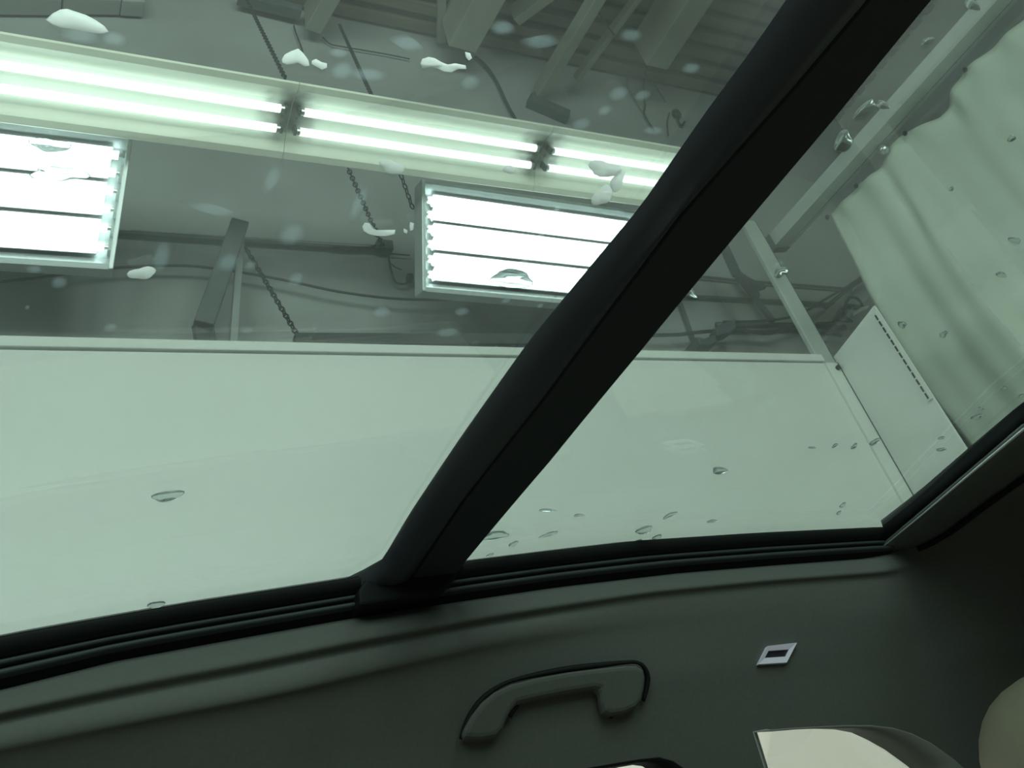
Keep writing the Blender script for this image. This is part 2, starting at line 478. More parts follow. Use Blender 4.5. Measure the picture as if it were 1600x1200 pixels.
def panel_prototype(L, H):
    """six-tube lamp panel, local x along tubes, y from top to bottom edge, z to the back"""
    r = thing('lamp_panel', '', 'light', group='six tube lamp panels')
    bm = bmesh.new(); box(bm, (-0.01, -0.01, 0.075), (L + 0.01, H + 0.01, 0.085)); obj('back_plate', bm, M['fixture'], r, local=True)
    for xx in (.25, L - .28):
        bm = bmesh.new(); box(bm, (xx, .06, .085), (xx + .04, .10, .62)); obj('mounting_arm', bm, M['steel_grey'], r, local=True)
    # long side rails, folded
    for s, y0 in ((1, 0.0), (-1, H)):
        bm = bmesh.new()
        pr = [(y0 - s * 0.012, 0.08), (y0 - s * 0.012, -0.012), (y0 + s * 0.004, -0.014), (y0 + s * 0.012, -0.004), (y0 + s * 0.018, 0.004), (y0 + s * 0.036, 0.03), (y0 + s * 0.04, 0.078)]
        grid(bm, [[Vector((x, p[0], p[1])) for p in pr] for x in (-0.01, L + 0.01)])
        o = obj('side_rail', bm, M['fixture'], r, local=True); solid(o, 0.003)
    for x0 in (-0.014, L - 0.004):
        bm = bmesh.new(); box(bm, (x0, -0.014, -0.02), (x0 + 0.018, H + 0.014, 0.085))
        o = obj('end_plate', bm, M['fixture'], r, local=True); bevel(o, 0.003)
    n = 6
    y_in0, y_in1 = 0.040, H - 0.040
    st = (y_in1 - y_in0) / n
    for g in range(3):
        bm = bmesh.new()
        pr = []
        for q in range(2):
            c = y_in0 + st * (2 * g + q + 0.5)
            h = st * 0.5 - (0.005 if True else 0)
            lo = c - st / 2 + (0.008 if q == 0 else 0.0); hi = c + st / 2 - (0.008 if q == 1 else 0.0)
            pr += [(lo, 0.004), (c - st * 0.30, 0.038), (c - st * 0.12, 0.05), (c + st * 0.12, 0.05), (c + st * 0.30, 0.038), (hi, 0.004)]
        grid(bm, [[Vector((x, p[0], p[1])) for p in pr] for x in (0.055, L - 0.055)])
        o = obj('reflector', bm, M['alu'], r, local=True); solid(o, 0.002)
    for q in range(n):
        c = y_in0 + st * (q + 0.5)
        bm = bmesh.new(); tube(bm, [(0.03, c, 0.012), (L - 0.03, c, 0.012)], 0.0165, 14)
        t = obj('tube', bm, M['tube_bright'], r, True, local=True)
        for xx in (0.016, L - 0.03):
            bm = bmesh.new(); tube(bm, [(xx, c, 0.012), (xx + 0.014, c, 0.012)], 0.009, 10)
            obj('end_cap', bm, M['cap'], t, local=True)
        for xx in (0.004, L - 0.016):
            bm = bmesh.new(); box(bm, (xx, c - 0.016, -0.004), (xx + 0.012, c + 0.016, 0.07))
            obj('lampholder', bm, M['socket_pale'], r, local=True)
    return r

# plane of the two lamp panels (tilted towards the bay)
pp0 = Vector((0, 2.62, 2.765)); pp1 = Vector((0, 2.81, 2.233))
py_ = (pp1 - pp0).normalized()
pn = Vector((1, 0, 0)).cross(py_)
def panel_matrix(tl, tr, bl, sxv):
    x = (tr - tl); L = x.length; x.normalize()
    y = (bl - tl); y = (y - x * y.dot(x)); H = y.length; y.normalize()
    z = x.cross(y)
    return Matrix(((x.x, y.x, z.x, tl.x), (x.y, y.y, z.y, tl.y), (x.z, y.z, z.z, tl.z), (0, 0, 0, 1))), L, H
# second panel: top-left, bottom-left and a point of the top edge
tl = on_plane(661, 287, pp0, pn); bl = on_plane(663, 452, pp0, pn); te = on_plane(960, 330, pp0, pn)
dirx = (te - tl).normalized()
m2, L2, H2 = panel_matrix(tl, tl + dirx * 1.27, bl, 1)
lp = panel_prototype(L2, H2)
lp['label'] = 'six tube lamp panel over the middle white wall, right end hidden by the roof bar'
lp.matrix_world = m2
# first panel: only its right end is in the frame
tr = on_plane(202, 215, pp0, pn); br = on_plane(206, 419, pp0, pn); te = on_plane(0, 190, pp0, pn)
dirx = (tr - te).normalized()
tl1 = tr - dirx * L2; bl1 = tl1 + (br - tr)
m1, L1, H1 = panel_matrix(tl1, tr, bl1, 1)
l1 = copy_tree(lp, (0, 0, 0), 'six tube lamp panel at the left edge, its right end showing the bare lampholders')
l1.matrix_world = m1 @ Matrix.Diagonal((1, H1 / H2, 1, 1))

# ------------------------------------------------------------------ car: frame data (x along the car, y across, z up)
car = thing('car', 'car interior with panoramic roof, dark crossbar, grey headliner and grab handle', 'car', (0.5, 0.3, FLOOR))
Z0 = [(-1.4, 0.10), (-0.8, 0.205), (-0.4, 0.265), (-0.036, 0.312), (0.041, 0.319), (0.126, 0.326), (0.221, 0.332), (0.311, 0.338), (0.431, 0.344), (0.539, 0.348), (0.672, 0.352), (0.887, 0.350), (1.113, 0.345), (1.5, 0.325), (2.3, 0.25)]
def z0(u): return interp(Z0, u)
def zg(u, v):
    """underside of the roof glass"""
    q = (v - 0.33) / 0.62
    return z0(u) + 0.003 + 0.018 * max(0, 1 - q * q)
def on_glass(px, py):
    d = ray(px, py); z = 0.37
    for _ in range(8):
        p = d * (z / d.z); z = zg(p.x, p.y) + 0.005
    return p

def uz(px, py, v):
    p = onY(px, py, v); return (p.x, p.z)

UF = -1.3                    # front end of what is built
def line_tab(v, pix, front_slope=None):
    t = [uz(x, y, v) for x, y in pix]
    return t

rail_lo = [(0, 1075), (180, 1030), (360, 997), (540, 965), (700, 940), (870, 915), (1060, 893), (1220, 880), (1360, 870)]
lip_bot = [(0, 1132), (169, 1105), (337, 1065), (540, 1028), (630, 1006), (800, 974), (1060, 935), (1229, 920), (1354, 910)]
ridge2 = [(0, 1165), (169, 1138), (337, 1105), (540, 1062), (732, 1011), (867, 984), (1060, 960), (1229, 945), (1354, 935)]
crease2 = [(0, 1195), (101, 1176), (270, 1143), (540, 1085), (665, 1052), (834, 1018), (1002, 996), (1200, 978), (1360, 965)]
def row_fn(v, pix):
    tab = [uz(x, y, v) for x, y in pix]
    off = tab[0][1] - z0(tab[0][0]); offe = tab[-1][1] - z0(tab[-1][0])
    def f(u):
        if u <= tab[0][0]: return z0(u) + off
        if u >= tab[-1][0]: return z0(u) + offe
        return interp(tab, u)
    return f
def calm(f):
    """running mean along the car, so that the folds of the lining sweep smoothly"""
    return lambda u: sum(z0(u) + f(u + d) - z0(u + d) for d in (-.12, -.09, -.06, -.03, 0, .03, .06, .09, .12)) / 9
R0_, R2_, R3_, R4_ = row_fn(.952, rail_lo), calm(row_fn(.962, lip_bot)), calm(row_fn(.950, ridge2)), calm(row_fn(.966, crease2))
# fillet of the rear roof, from roof plane down to the side wall: tight at the glass end, wide further back
FIL_A = [(.953, -.018), (.957, -.026), (.960, -.038), (.963, -.052), (.967, -.07), (.973, -.09), (.982, -.115), (.994, -.150)]
FIL_B = [(.62, -.004), (.72, -.014), (.80, -.030), (.865, -.052), (.915, -.080), (.95, -.105), (.975, -.130), (.992, -.155)]
TILT = .55                   # the side trim leans outwards as it goes down
def pv(z): return .965 + TILT * (.24 - z)
def on_side(px, py, off=0.0): return on_plane(px, py, Vector((0, .965 + TILT * .24 + off, 0)), Vector((0, 1, TILT)))
def fil(u):
    t = sm(1.19, 1.36, u)
    return [(p[0] * (1 - t) + q[0] * t, z0(u) + p[1] * (1 - t) + q[1] * t) for p, q in zip(FIL_A, FIL_B)]
def side_profile(u):
    g = sm(.40, .68, u)
    va = (.958, .946, .9385, .948, .944, .946, .958, pv(R4_(u) - .04) - .001); vb = (.958, .946, .9385, .946, .950, .954, .962, pv(R4_(u) - .04) - .001)
    vv_ = [p * (1 - g) + q * g for p, q in zip(va, vb)]
    zz = [R0_(u), R0_(u) * .6 + R2_(u) * .4, R0_(u) * .2 + R2_(u) * .8, R2_(u), (R2_(u) + R3_(u)) / 2, R3_(u), R4_(u), R4_(u) - .04]
    t = sm(1.07, 1.20, u)
    f = fil(u)
    return [(vv_[k] * (1 - t) + f[k][0] * t, zz[k] * (1 - t) + f[k][1] * t) for k in range(8)]
bm = bmesh.new()
us = [UF + (1.205 - UF) * i / 90 for i in range(91)]
def smooth_rows(prof, n=4):
    P = [Vector((p[0], p[1], 0)) for p in prof]
    return [(p.x, p.y) for p in smooth_path(P, n)]
LOWZ = 0.172
rows = []
for u in us:
    pr = smooth_rows(side_profile(u))
    zl = pr[-1][1]; lw = LOWZ if u < 1.15 else LOWZ - .1 * (u - 1.15) / 1.15; pr += [(pv(q), q) for q in (max(zl - .012, lw + .012), max(min(zl - .024, lw + .01), lw + .004), lw)]
    rows.append([Vector((u, p[0], p[1])) for p in pr])
UE = 2.3
us2 = [1.205 + (UE - 1.205) * i / 24 for i in range(1, 25)]
for u in us2:
    pr = smooth_rows(fil(u))
    zl = pr[-1][1]; lw = LOWZ if u < 1.15 else LOWZ - .1 * (u - 1.15) / 1.15; pr += [(pv(q), q) for q in (max(zl - .012, lw + .012), max(min(zl - .024, lw + .01), lw + .004), lw)]
    rows.append([Vector((u, p[0], p[1])) for p in pr])
vs = grid(bm, rows)
# roof lining behind the glass, joined to the top row of the fillet
nr = len(us) - 1
topv = [vs[i][0] for i in range(nr, len(vs))]
tops = [us[-1]] + us2
prev = topv
for q in (.08, .18, .32, .5, .7, .85, 1.0):
    cur = []
    for u in tops:
        f0 = fil(u)[0]; v = f0[0] + (-.5 - f0[0]) * q
        cur.append(bm.verts.new((u, v, f0[1] + (z0(u) - .012 - f0[1]) * min(1, q * 3))))
    for i in range(len(cur) - 1):
        bm.faces.new([prev[i], prev[i + 1], cur[i + 1], cur[i]])
    prev = cur
hl = obj('headliner', bm, M['liner'], car, True)


# flat side trim under it with the two window openings
def px_poly(pix, off): return [(lambda p: Vector((p.x, p.z, 0)))(on_side(x, y, off)) for x, y in pix]
bottom = -0.16
outer = [Vector((u, LOWZ, 0)) for u in (UF, 0.2, 0.9, 1.15)] + [Vector((UE, LOWZ - .1, 0))] + [Vector((UE, bottom, 0)), Vector((UF, bottom, 0))]
qw_out = [(1176, 1143), (1205, 1140), (1240, 1137), (1280, 1135), (1320, 1133), (1360, 1133), (1395, 1137), (1425, 1146), (1455, 1161), (1490, 1186), (1520, 1212)]
qh = px_poly(qw_out, 0)
qh += [Vector((qh[-1].x + 0.01, -0.12, 0)), Vector((qh[0].x + 0.10, -0.12, 0))]
dw_out = [(560, 1255), (700, 1230), (860, 1210), (940, 1196), (1000, 1186), (1030, 1183), (1052, 1189), (1072, 1203), (1085, 1220)]
dh = px_poly(dw_out, 0)
dh[0] = Vector((-0.9, dh[1].y - 0.02, 0))
dh += [Vector((dh[-1].x + 0.02, -0.15, 0)), Vector((-0.9, -0.15, 0))]
tri = tessellate_polygon([outer, qh, dh])
allp = outer + qh + dh
bm = bmesh.new()
vv = [bm.verts.new((p.x, pv(p.y), p.y)) for p in allp]
for t in tri:
    try: bm.faces.new([vv[i] for i in t])
    except ValueError: pass
q_ = [bm.verts.new(p) for p in ((UF, pv(bottom), bottom), (UE, pv(bottom), bottom), (UE, pv(bottom), -.95), (UF, pv(bottom), -.95))]
bm.faces.new(q_)
st = obj('side_trim', bm, M['liner'], car)

def reveal(name, out_poly, in_poly, vin, m):
    bm = bmesh.new(); n = len(out_poly)
    A = [bm.verts.new((p.x, pv(p.y), p.y)) for p in out_poly]; B = [bm.verts.new((p.x, pv(p.y) + vin, p.y)) for p in in_poly]
    for i in range(n):
        bm.faces.new([A[i], A[(i + 1) % n], B[(i + 1) % n], B[i]])
    o = obj(name, bm, m, car, True); solid(o, 0.004, 0); return o
qw_in = [(1181, 1146), (1203, 1143), (1228, 1141), (1252, 1140), (1278, 1140), (1304, 1141), (1330, 1146), (1354, 1157), (1382, 1173), (1415, 1197), (1445, 1222)]
qi = px_poly([(x, y - 4) for x, y in qw_in], 0.05)
qi += [Vector((qi[-1].x + 0.02, -0.12, 0)), Vector((qi[0].x + 0.10, -0.12, 0))]
reveal('quarter_window_surround', qh, qi, 0.05, M['surround'])
dw_in = [(560, 1262), (700, 1242), (860, 1222), (930, 1205), (965, 1196), (988, 1192), (1003, 1194), (1013, 1200), (1020, 1220)]
di = px_poly(dw_in, 0.04)
di[0] = Vector((-0.9, di[1].y - 0.02, 0))
di += [Vector((di[-1].x + 0.02, -0.15, 0)), Vector((-0.9, -0.15, 0))]
reveal('door_window_seal', dh, di, 0.04, M['black'])
for nm, poly, vv_ in (('quarter_window_glass', qi, 0.05), ('door_window_glass', di, 0.04)):
    bm = bmesh.new(); prism(bm, [(p.x, pv(p.y) + vv_, p.y) for p in poly], (0, 0.004, 0))
    obj(nm, bm, M['side_glass'], car)

# black seal rail along the roof opening: a dark channel with two proud ribs
def rail_sweep(name, prof_fn, m, smooth=True, u0=UF, u1=1.13, n=70):
    bm = bmesh.new()
    rows = []
    for i in range(n + 1):
        u = u0 + (u1 - u0) * i / n
        rows.append([Vector((u, p[0], p[1])) for p in prof_fn(u)])
    grid(bm, rows)
    return obj(name, bm, m, car, smooth)
def rail_z(u, t):
    """t = 0 at the glass edge, 1 at the cloth"""
    return z0(u) + (R0_(u) - z0(u)) * t
o = rail_sweep('roof_seal', lambda u: [(.99, zg(u, .99) - .002), (.931, zg(u, .93) - .001), (.930, rail_z(u, 0)), (.936, rail_z(u, .28)), (.949, rail_z(u, .34)), (.951, rail_z(u, .8)), (.962, rail_z(u, 1.04)), (.985, rail_z(u, 1.1))], M['black'])
solid(o, 0.003, -1)
for t0, t1 in ((.32, .54), (.58, .80)):
    o = rail_sweep('seal_rib', lambda u, a=t0, b=t1: [(.952, rail_z(u, a)), (.944, rail_z(u, a + .03)), (.941, rail_z(u, (a + b) / 2)), (.944, rail_z(u, b - .03)), (.952, rail_z(u, b))], M['rib'])
# outer roof skin, keeps the bay light out of the lining
o = rail_sweep('roof_skin', lambda u: [(.952, zg(u, .93) + .0055), (1.02, z0(u) + .004), (1.07, z0(u) - .03), (1.09, z0(u) - .10), (1.09, .18), (1.06, .175)], M['paint'], u1=UE)
solid(o, 0.004, 0)
bm = bmesh.new()
grid(bm, [[Vector((u, v, zg(u, v) + .02)) for v in (-.45, -.2, .1, .4, .7, .93)] for u in (1.17, 1.4, 1.7, 2.0, UE)])
o = obj('rear_roof_skin', bm, M['paint'], car, True); solid(o, .004, 0)
bm = bmesh.new(); grid(bm, [[Vector((UE, v, z)) for v in (-.5, .3, 1.05)] for z in (-.75, -.3, -.05)])
o = obj('rear_bulkhead', bm, M['liner'], car); solid(o, .01, 0)

# crossbar between the two roof panes
def bz(v): return zg(.38, v) - .013
def xat(pix, dz):
    """table y -> x of an edge of the bar seen in the photo"""
    out = []
    for x, y in pix:
        z = .345
        for _ in range(8):
            p = onZ(x, y, z); z = bz(min(p.y, .95)) + dz
        out.append((p.y, p.x))
    return sorted(out)
eL = xat([(600, 868), (640, 800), (720, 680), (830, 525), (1000, 320), (1100, 175), (1170, 80), (1225, 0)], .0125)
eG = xat([(725, 778), (847, 623), (1029, 380), (1060, 337), (1239, 135), (1353, 0)], 0)
eR = xat([(725, 880), (860, 720), (1000, 550), (1300, 190), (1455, 0)], .003)
mL = sum(p[1] for p in eL) / len(eL); mG = sum(p[1] for p in eG) / len(eG); mR = sum(p[1] for p in eR) / len(eR)
V0 = -0.32
def fl(tab, mean, v):
    if v < tab[0][0]: return tab[0][1] + (mean - tab[0][1]) * min(1, (tab[0][0] - v) * 3)
    if v > tab[-1][0]: return tab[-1][1]
    return interp(tab, v)
vs_ = [V0 + (0.945 - V0) * i / 60 for i in range(61)]
def corner(v, r=.035):
    t = v - (.93 - r)
    if t <= 0: return 0.0
    t = min(t, r * .999); return r - math.sqrt(r * r - t * t)
rowsA, rowsB, rowsC = [], [], []
for v in vs_:
    l, g, r_ = fl(eL, mL, v) - corner(v), fl(eG, mG, v), fl(eR, mR, v)
    top = zg(.36, v) - .0008; BZ = bz(v)
    rowsA.append([Vector(p) for p in ((l, v, top), (l + .002, v, BZ + .007), (l + .007, v, BZ + .0), (l + .016, v, BZ - .005), (l + (g - l) * .6, v, BZ - .007), (g - .004, v, BZ - .004), (g - .0015, v, BZ + .004), (g - .001, v, BZ + .012))])
    rowsB.append([Vector(p) for p in ((g + .0005, v, BZ + .012), (g + .001, v, BZ + .002), (g + .003, v, BZ - .001), (r_ - .004, v, BZ), (r_, v, BZ + .003), (r_ + .001, v, top))])
    rowsC.append([Vector(p) for p in ((g - .004, v, BZ + .012), (g + .004, v, BZ + .012))])
bm = bmesh.new(); grid(bm, rowsA); o = obj('crossbar_front_moulding', bm, M['bar'], car, True)
bm = bmesh.new(); grid(bm, rowsB); o = obj('crossbar_rear_cover', bm, M['bar_flat'], car, False)
bm = bmesh.new(); grid(bm, rowsC); o = obj('crossbar_seam', bm, M['black'], car)
# end block where the bar meets the side seal
bm = bmesh.new()
pe = [(597, 888), (575, 901), (560, 922), (562, 946), (640, 934), (694, 924), (712, 903), (727, 878), (680, 874)]
prism(bm, [onY(x, y, .926) for x, y in pe], (0, .04, 0))
o = obj('crossbar_end_block', bm, M['black'], car); bevel(o, .003)

# roof glass, front and rear panes
def pane(name, ua, ub, va, vb):
    bm = bmesh.new()
    n, k = 24, 14
    rows = [[Vector((ua + (ub - ua) * i / n, va + (vb - va) * j / k, 0)) for j in range(k + 1)] for i in range(n + 1)]
    lo = [[Vector((p.x, p.y, zg(p.x, p.y))) for p in r] for r in rows]
    hi = [[Vector((p.x, p.y, zg(p.x, p.y) + .0045)) for p in r] for r in rows]
    A = grid(bm, lo); B = grid(bm, [r for r in hi])
    for i in range(n):
        bm.faces.new([A[i][0], A[i + 1][0], B[i + 1][0], B[i][0]]); bm.faces.new([A[i][k], A[i + 1][k], B[i + 1][k], B[i][k]])
    for j in range(k):
        bm.faces.new([A[0][j], A[0][j + 1], B[0][j + 1], B[0][j]]); bm.faces.new([A[n][j], A[n][j + 1], B[n][j + 1], B[n][j]])
    return obj(name, bm, M['roof_glass'], car, False)
pane('front_roof_glass', UF, (mL + mG) / 2, -.34, .965)
pane('rear_roof_glass', (mG + mR) / 2 - .02, 1.16, -.34, .965)

# rear end of the opening: black strip, satin moulding, dark gap
re_in = [onZ(1380, 826, .3455), onZ(1440, 780, .348), onZ(1520, 712, .35), onZ(1600, 645, .352)]
hi_e = [onZ(1362, 866, .326), onZ(1384, 848, .329), onZ(1440, 802, .332), onZ(1520, 734, .335), onZ(1600, 667, .337)]
lo_e = [onZ(1361, 869, .323), onZ(1420, 861, .322), onZ(1470, 838, .322), onZ(1530, 793, .322), onZ(1600, 742, .322)]
def extend(pts, y=-.45):
    d = pts[-1] - pts[-2]; k = (y - pts[-1].y) / d.y
    e = pts[-1] + Vector((0, y - pts[-1].y, 0)); e.x += d.x * .3 * k * .1
    return pts + [e]
re_in, hi_e, lo_e = extend(re_in), extend(hi_e), extend(lo_e)
def resample(pts, n):
    out = []
    L = [0]
    for i in range(1, len(pts)): L.append(L[-1] + (pts[i] - pts[i - 1]).length)
    for k in range(n + 1):
        t = L[-1] * k / n
        for i in range(len(pts) - 1):
            if t <= L[i + 1] + 1e-9:
                f = (t - L[i]) / (L[i + 1] - L[i]); out.append(pts[i].lerp(pts[i + 1], f)); break
    return out
ri, he, le = resample(re_in, 40), resample(hi_e, 40), resample(lo_e, 40)
bm = bmesh.new(); grid(bm, [[a + Vector((.004, 0, .012)), a, b + Vector((.002, 0, .002)), b + Vector((.01, 0, .02))] for a, b in zip(ri, he)])
o = obj('rear_seal', bm, M['black'], car, True)
bm = bmesh.new()
grid(bm, [[a + Vector((.004, 0, .006)), a, a.lerp(b, .12) + Vector((0, 0, -.004)), a.lerp(b, .5) + Vector((0, 0, -.003)), a.lerp(b, .9), b, b + Vector((.004, 0, .012))] for a, b in zip(he, le)])
mo = obj('rear_moulding', bm, M['satin'], car, True)
bm = bmesh.new(); tube(bm, [p + Vector((.001, 0, -.0015)) for p in he], [.0006 + .0012 * min(1, i / 8) for i in range(len(he))], 6)  # thin pale tube drawn as the highlight along the moulding edge
obj('highlight_line', bm, M['edge_highlight'], mo, True)
bm = bmesh.new(); grid(bm, [[b + Vector((-.012, 0, .012)), b + Vector((.06, 0.0, .014))] for b in le])
o = obj('rear_gap', bm, M['black'], car)
bm = bmesh.new(); tube(bm, [p + Vector((.003, 0, -.002)) for p in le], .0045, 6); obj('rear_gap_cord', bm, M['black'], car, True)

# near side and front of the roof opening, behind the viewer
bm = bmesh.new()
rows = []
for i in range(31):
    u = UF + (UE - UF) * i / 30
    rows.append([Vector((u, v, z)) for v, z in ((-.33, zg(u, -.3) + .012), (-.30, z0(u)), (-.32, z0(u) - .05), (-.36, z0(u) - .10), (-.40, z0(u) - .16), (-.44, z0(u) - .2), (-.5, z0(u) + .0))])
grid(bm, rows)
o = obj('near_headliner', bm, M['liner'], car, True); solid(o, .006, 0)
bm = bmesh.new(); grid(bm, [[Vector((UF + du, v, z0(UF) + dz)) for v in (-.5, 0, .5, .99)] for du, dz in ((.12, .02), (.1, -.03), (0, -.06), (-.1, -.02))])
o = obj('front_header', bm, M['liner'], car, True); solid(o, .006, 0)
bm = bmesh.new(); grid(bm, [[Vector((u, -.5, z)) for z in (-1.0, -.5, -.12)] for u in (UF, .5, UE)])
o = obj('near_door_trim', bm, M['leather'], car); solid(o, .02, 0)
bm = bmesh.new(); grid(bm, [[Vector((u, v, -.95)) for v in (-.5, .3, 1.0)] for u in (UF, .5, UE)])
o = obj('cabin_floor', bm, M['leather'], car); solid(o, .02, 0)

# grab handle
h_out = [(722, 1155), (727, 1138), (738, 1117), (754, 1096), (775, 1079), (800, 1067), (840, 1057), (890, 1048), (940, 1042), (978, 1038), (996, 1038), (1007, 1045), (1010, 1058), (1008, 1076), (1003, 1096), (994, 1107), (975, 1115), (955, 1118), (944, 1113), (940, 1098), (938, 1078), (930, 1076), (880, 1084), (830, 1094), (808, 1100), (799, 1112), (793, 1124), (787, 1140), (776, 1152), (750, 1156)]
hp = [on_side(x, y, -.015) for x, y in h_out]
bm = bmesh.new(); prism(bm, hp, (0, .015, 0))
gh = obj('grab_handle', bm, M['liner'], car); bevel(gh, .006, 3, 1.0)
sp_ = smooth_path([on_side(x - 1, y - 3, -.006) for x, y in [(721, 1158)] + h_out[1:12]] + [on_side(x + 2, y, -.006) for x, y in h_out[12:15]], 3)
bm = bmesh.new(); tube(bm, sp_, [.002 + .0012 * math.sin(3.0 * math.pi * i / len(sp_)) ** 2 for i in range(len(sp_))], 6)
obj('handle_gap', bm, M['black'], gh, True)
bm = bmesh.new(); tube(bm, smooth_path([on_side(x, y, -.006) for x, y in [(937, 1080), (940, 1100), (945, 1114), (956, 1119)]], 3), .0028, 6)
obj('handle_gap', bm, M['black'], gh, True)
bm = bmesh.new(); tube(bm, smooth_path([on_side(x, y, -.006) for x, y in [(796, 1120), (801, 1110), (809, 1101)]], 3), .0028, 6)
obj('handle_gap', bm, M['black'], gh, True)

# small pale bezel with a dark slot
bo = [(1199.8, 1009.3), (1245.5, 1004), (1229.5, 1035), (1185, 1037.8)]; bi = [(1201, 1016.8), (1233, 1014.5), (1227.6, 1025.8), (1194.9, 1028)]
bm = bmesh.new()
A = [bm.verts.new(on_side(x, y, -.006)) for x, y in bo]; B = [bm.verts.new(on_side(x, y, -.005)) for x, y in bi]
A2 = [bm.verts.new(on_side(x, y, -.006) + Vector((0, .012, 0))) for x, y in bo]; B2 = [bm.verts.new(on_side(x, y, -.005) + Vector((0, .004, 0))) for x, y in bi]
for i in range(4):
    j = (i + 1) % 4
    bm.faces.new([A[i], A[j], B[j], B[i]]); bm.faces.new([A[i], A[j], A2[j], A2[i]]); bm.faces.new([B[i], B[j], B2[j], B2[i]])
bz = obj('slot_bezel', bm, M['bezel'], car); bz['label'] = 'pale lilac metallic bezel'
bm = bmesh.new(); prism(bm, [on_side(x, y, -.005) + Vector((0, .002, 0)) for x, y in bi], (0, .004, 0)); obj('dark_insert', bm, M['slot'], bz)

# ------------------------------------------------------------------ rear seat with head restraint
seat = thing('car_bench', 'beige leather rear seat with a rounded head restraint at the lower right', 'seat', (1.08, .80, -.75))
def blob(bm, c, h, p=2.6, nu=28, nv=16, tilt=0.0):
    rows = []
    for i in range(nv + 1):
        a = -math.pi / 2 + math.pi * i / nv
        r = []
        for j in range(nu + 1):
            b = 2 * math.pi * j / nu
            def sp(x): return math.copysign(abs(x) ** (2 / p), x)
            q = Vector((h[0] * sp(math.cos(a)) * sp(math.cos(b)), h[1] * sp(math.cos(a)) * sp(math.sin(b)), h[2] * sp(math.sin(a))))
            q.x += tilt * q.z
            r.append(Vector(c) + q)
        rows.append(r)
    grid(bm, rows); bmesh.ops.remove_doubles(bm, verts=bm.verts, dist=1e-5)
bm = bmesh.new(); blob(bm, (1.10, .812, .012), (.085, .135, .110), 2.5, tilt=.12)
obj('head_restraint', bm, M['leather'], seat, True)
for dy in (-.05, .05):
    bm = bmesh.new(); tube(bm, [(1.09, .81 + dy, -.24), (1.095, .81 + dy, -.08)], .006, 10)
    obj('post', bm, M['cap'], seat, True)
bm = bmesh.new(); blob(bm, (1.06, .72, -.47), (.10, .25, .25), 4, tilt=.2); obj('backrest', bm, M['leather'], seat, True)
bm = bmesh.new(); blob(bm, (.76, .72, -.76), (.32, .25, .09), 4); obj('cushion', bm, M['leather'], seat, True)

# ------------------------------------------------------------------ roof steel
def joist(pa_, pb_, wpx, zz, label, m='steel_paint', ht=.2, back=True):
    a, b = onZ(*pa_, zz), onZ(*pb_, zz)
    if back:
        d = (b - a).normalized(); b = a + d * ((YF + .05 - a.y) / d.y) if abs(d.y) > .2 else b
    dist = onZ(*pa_, zz).length
    wd = wpx / F * dist * .95
    bm = bmesh.new()
    base = Vector((0, 0, ht / 2))
    # channel joist: web box with a lip
    beam(bm, a + base, b + base, wd, ht)
    o = obj('ceiling_joist', bm, M[m]); bevel(o, .006)
    tag(o, label, 'joist', None); return centre(o)
joist((489, 50), (516, 2), 27, 4.62, 'square ended beige roof joist stopping short of the wall, above the left strip light joint', ht=.28)
joist((722, 78), (764, 2), 50, 4.55, 'widest beige roof joist, above the middle strip light', ht=.35)
joist((807, 36), (862, -4), 17, 4.75, 'slim beige roof joist just right of the widest joist', ht=.18)
joist((846, 153), (934, 8), 18, 4.42, 'long slender beige joist running down lowest on the concrete wall', ht=.12)
joist((903, 128), (997, 3), 9, 4.55, 'thinnest beige roof joist, beside the long slender one', ht=.08)
joist((1026, 106), (1092, 5), 42, 4.55, 'broad beige roof joist under the ribbed deck next to the black roof bar', ht=.35)
bm = bmesh.new(); beam(bm, onY(689, 64, 3.24), onZ(690, -30, 4.85), .06, .05); o = centre(obj('roof_strut', bm, M['steel_paint'])); tag(o, 'short beige strut at the left side of the widest roof joist', 'strut')
# flat bearing seat of the slender joist
bm = bmesh.new(); c = onY(848, 165, 3.27); beam(bm, c + Vector((-.12, 0, .02)), c + Vector((.18, 0, -.10)), .10, .09); o = centre(obj('joist_seat', bm, M['steel_grey'])); tag(o, 'dark steel seat under the end of the long slender joist', 'bracket')
# ledger pieces along the top of the wall on the left
for k, (xa, xb, lab) in enumerate(((-40, 84, 'left one of the grey ledger blocks at the wall head'), (86, 178, 'middle one of the grey ledger blocks at the wall head'), (181, 217, 'short right one of the grey ledger blocks at the wall head'))):
    a, b = onY(xa, 9 if k < 2 else 12, 3.22), onY(xb, 11 if k < 2 else 14, 3.22)
    bm = bmesh.new(); up = Vector((0, 0, .12)); beam(bm, a + up, b + up, .12, .24); o = centre(obj('ledger_block', bm, M['concrete'])); tag(o, lab, 'ledger', 'ledger blocks at the wall head'); bevel(o, .008)
bm = bmesh.new(); a, b = onY(372, -4, 3.2), onY(470, 20, 3.2); beam(bm, a, b, .08, .07); o = centre(obj('roof_angle', bm, M['steel_grey'])); tag(o, 'dark steel angle under the deck left of the square ended joist', 'beam')

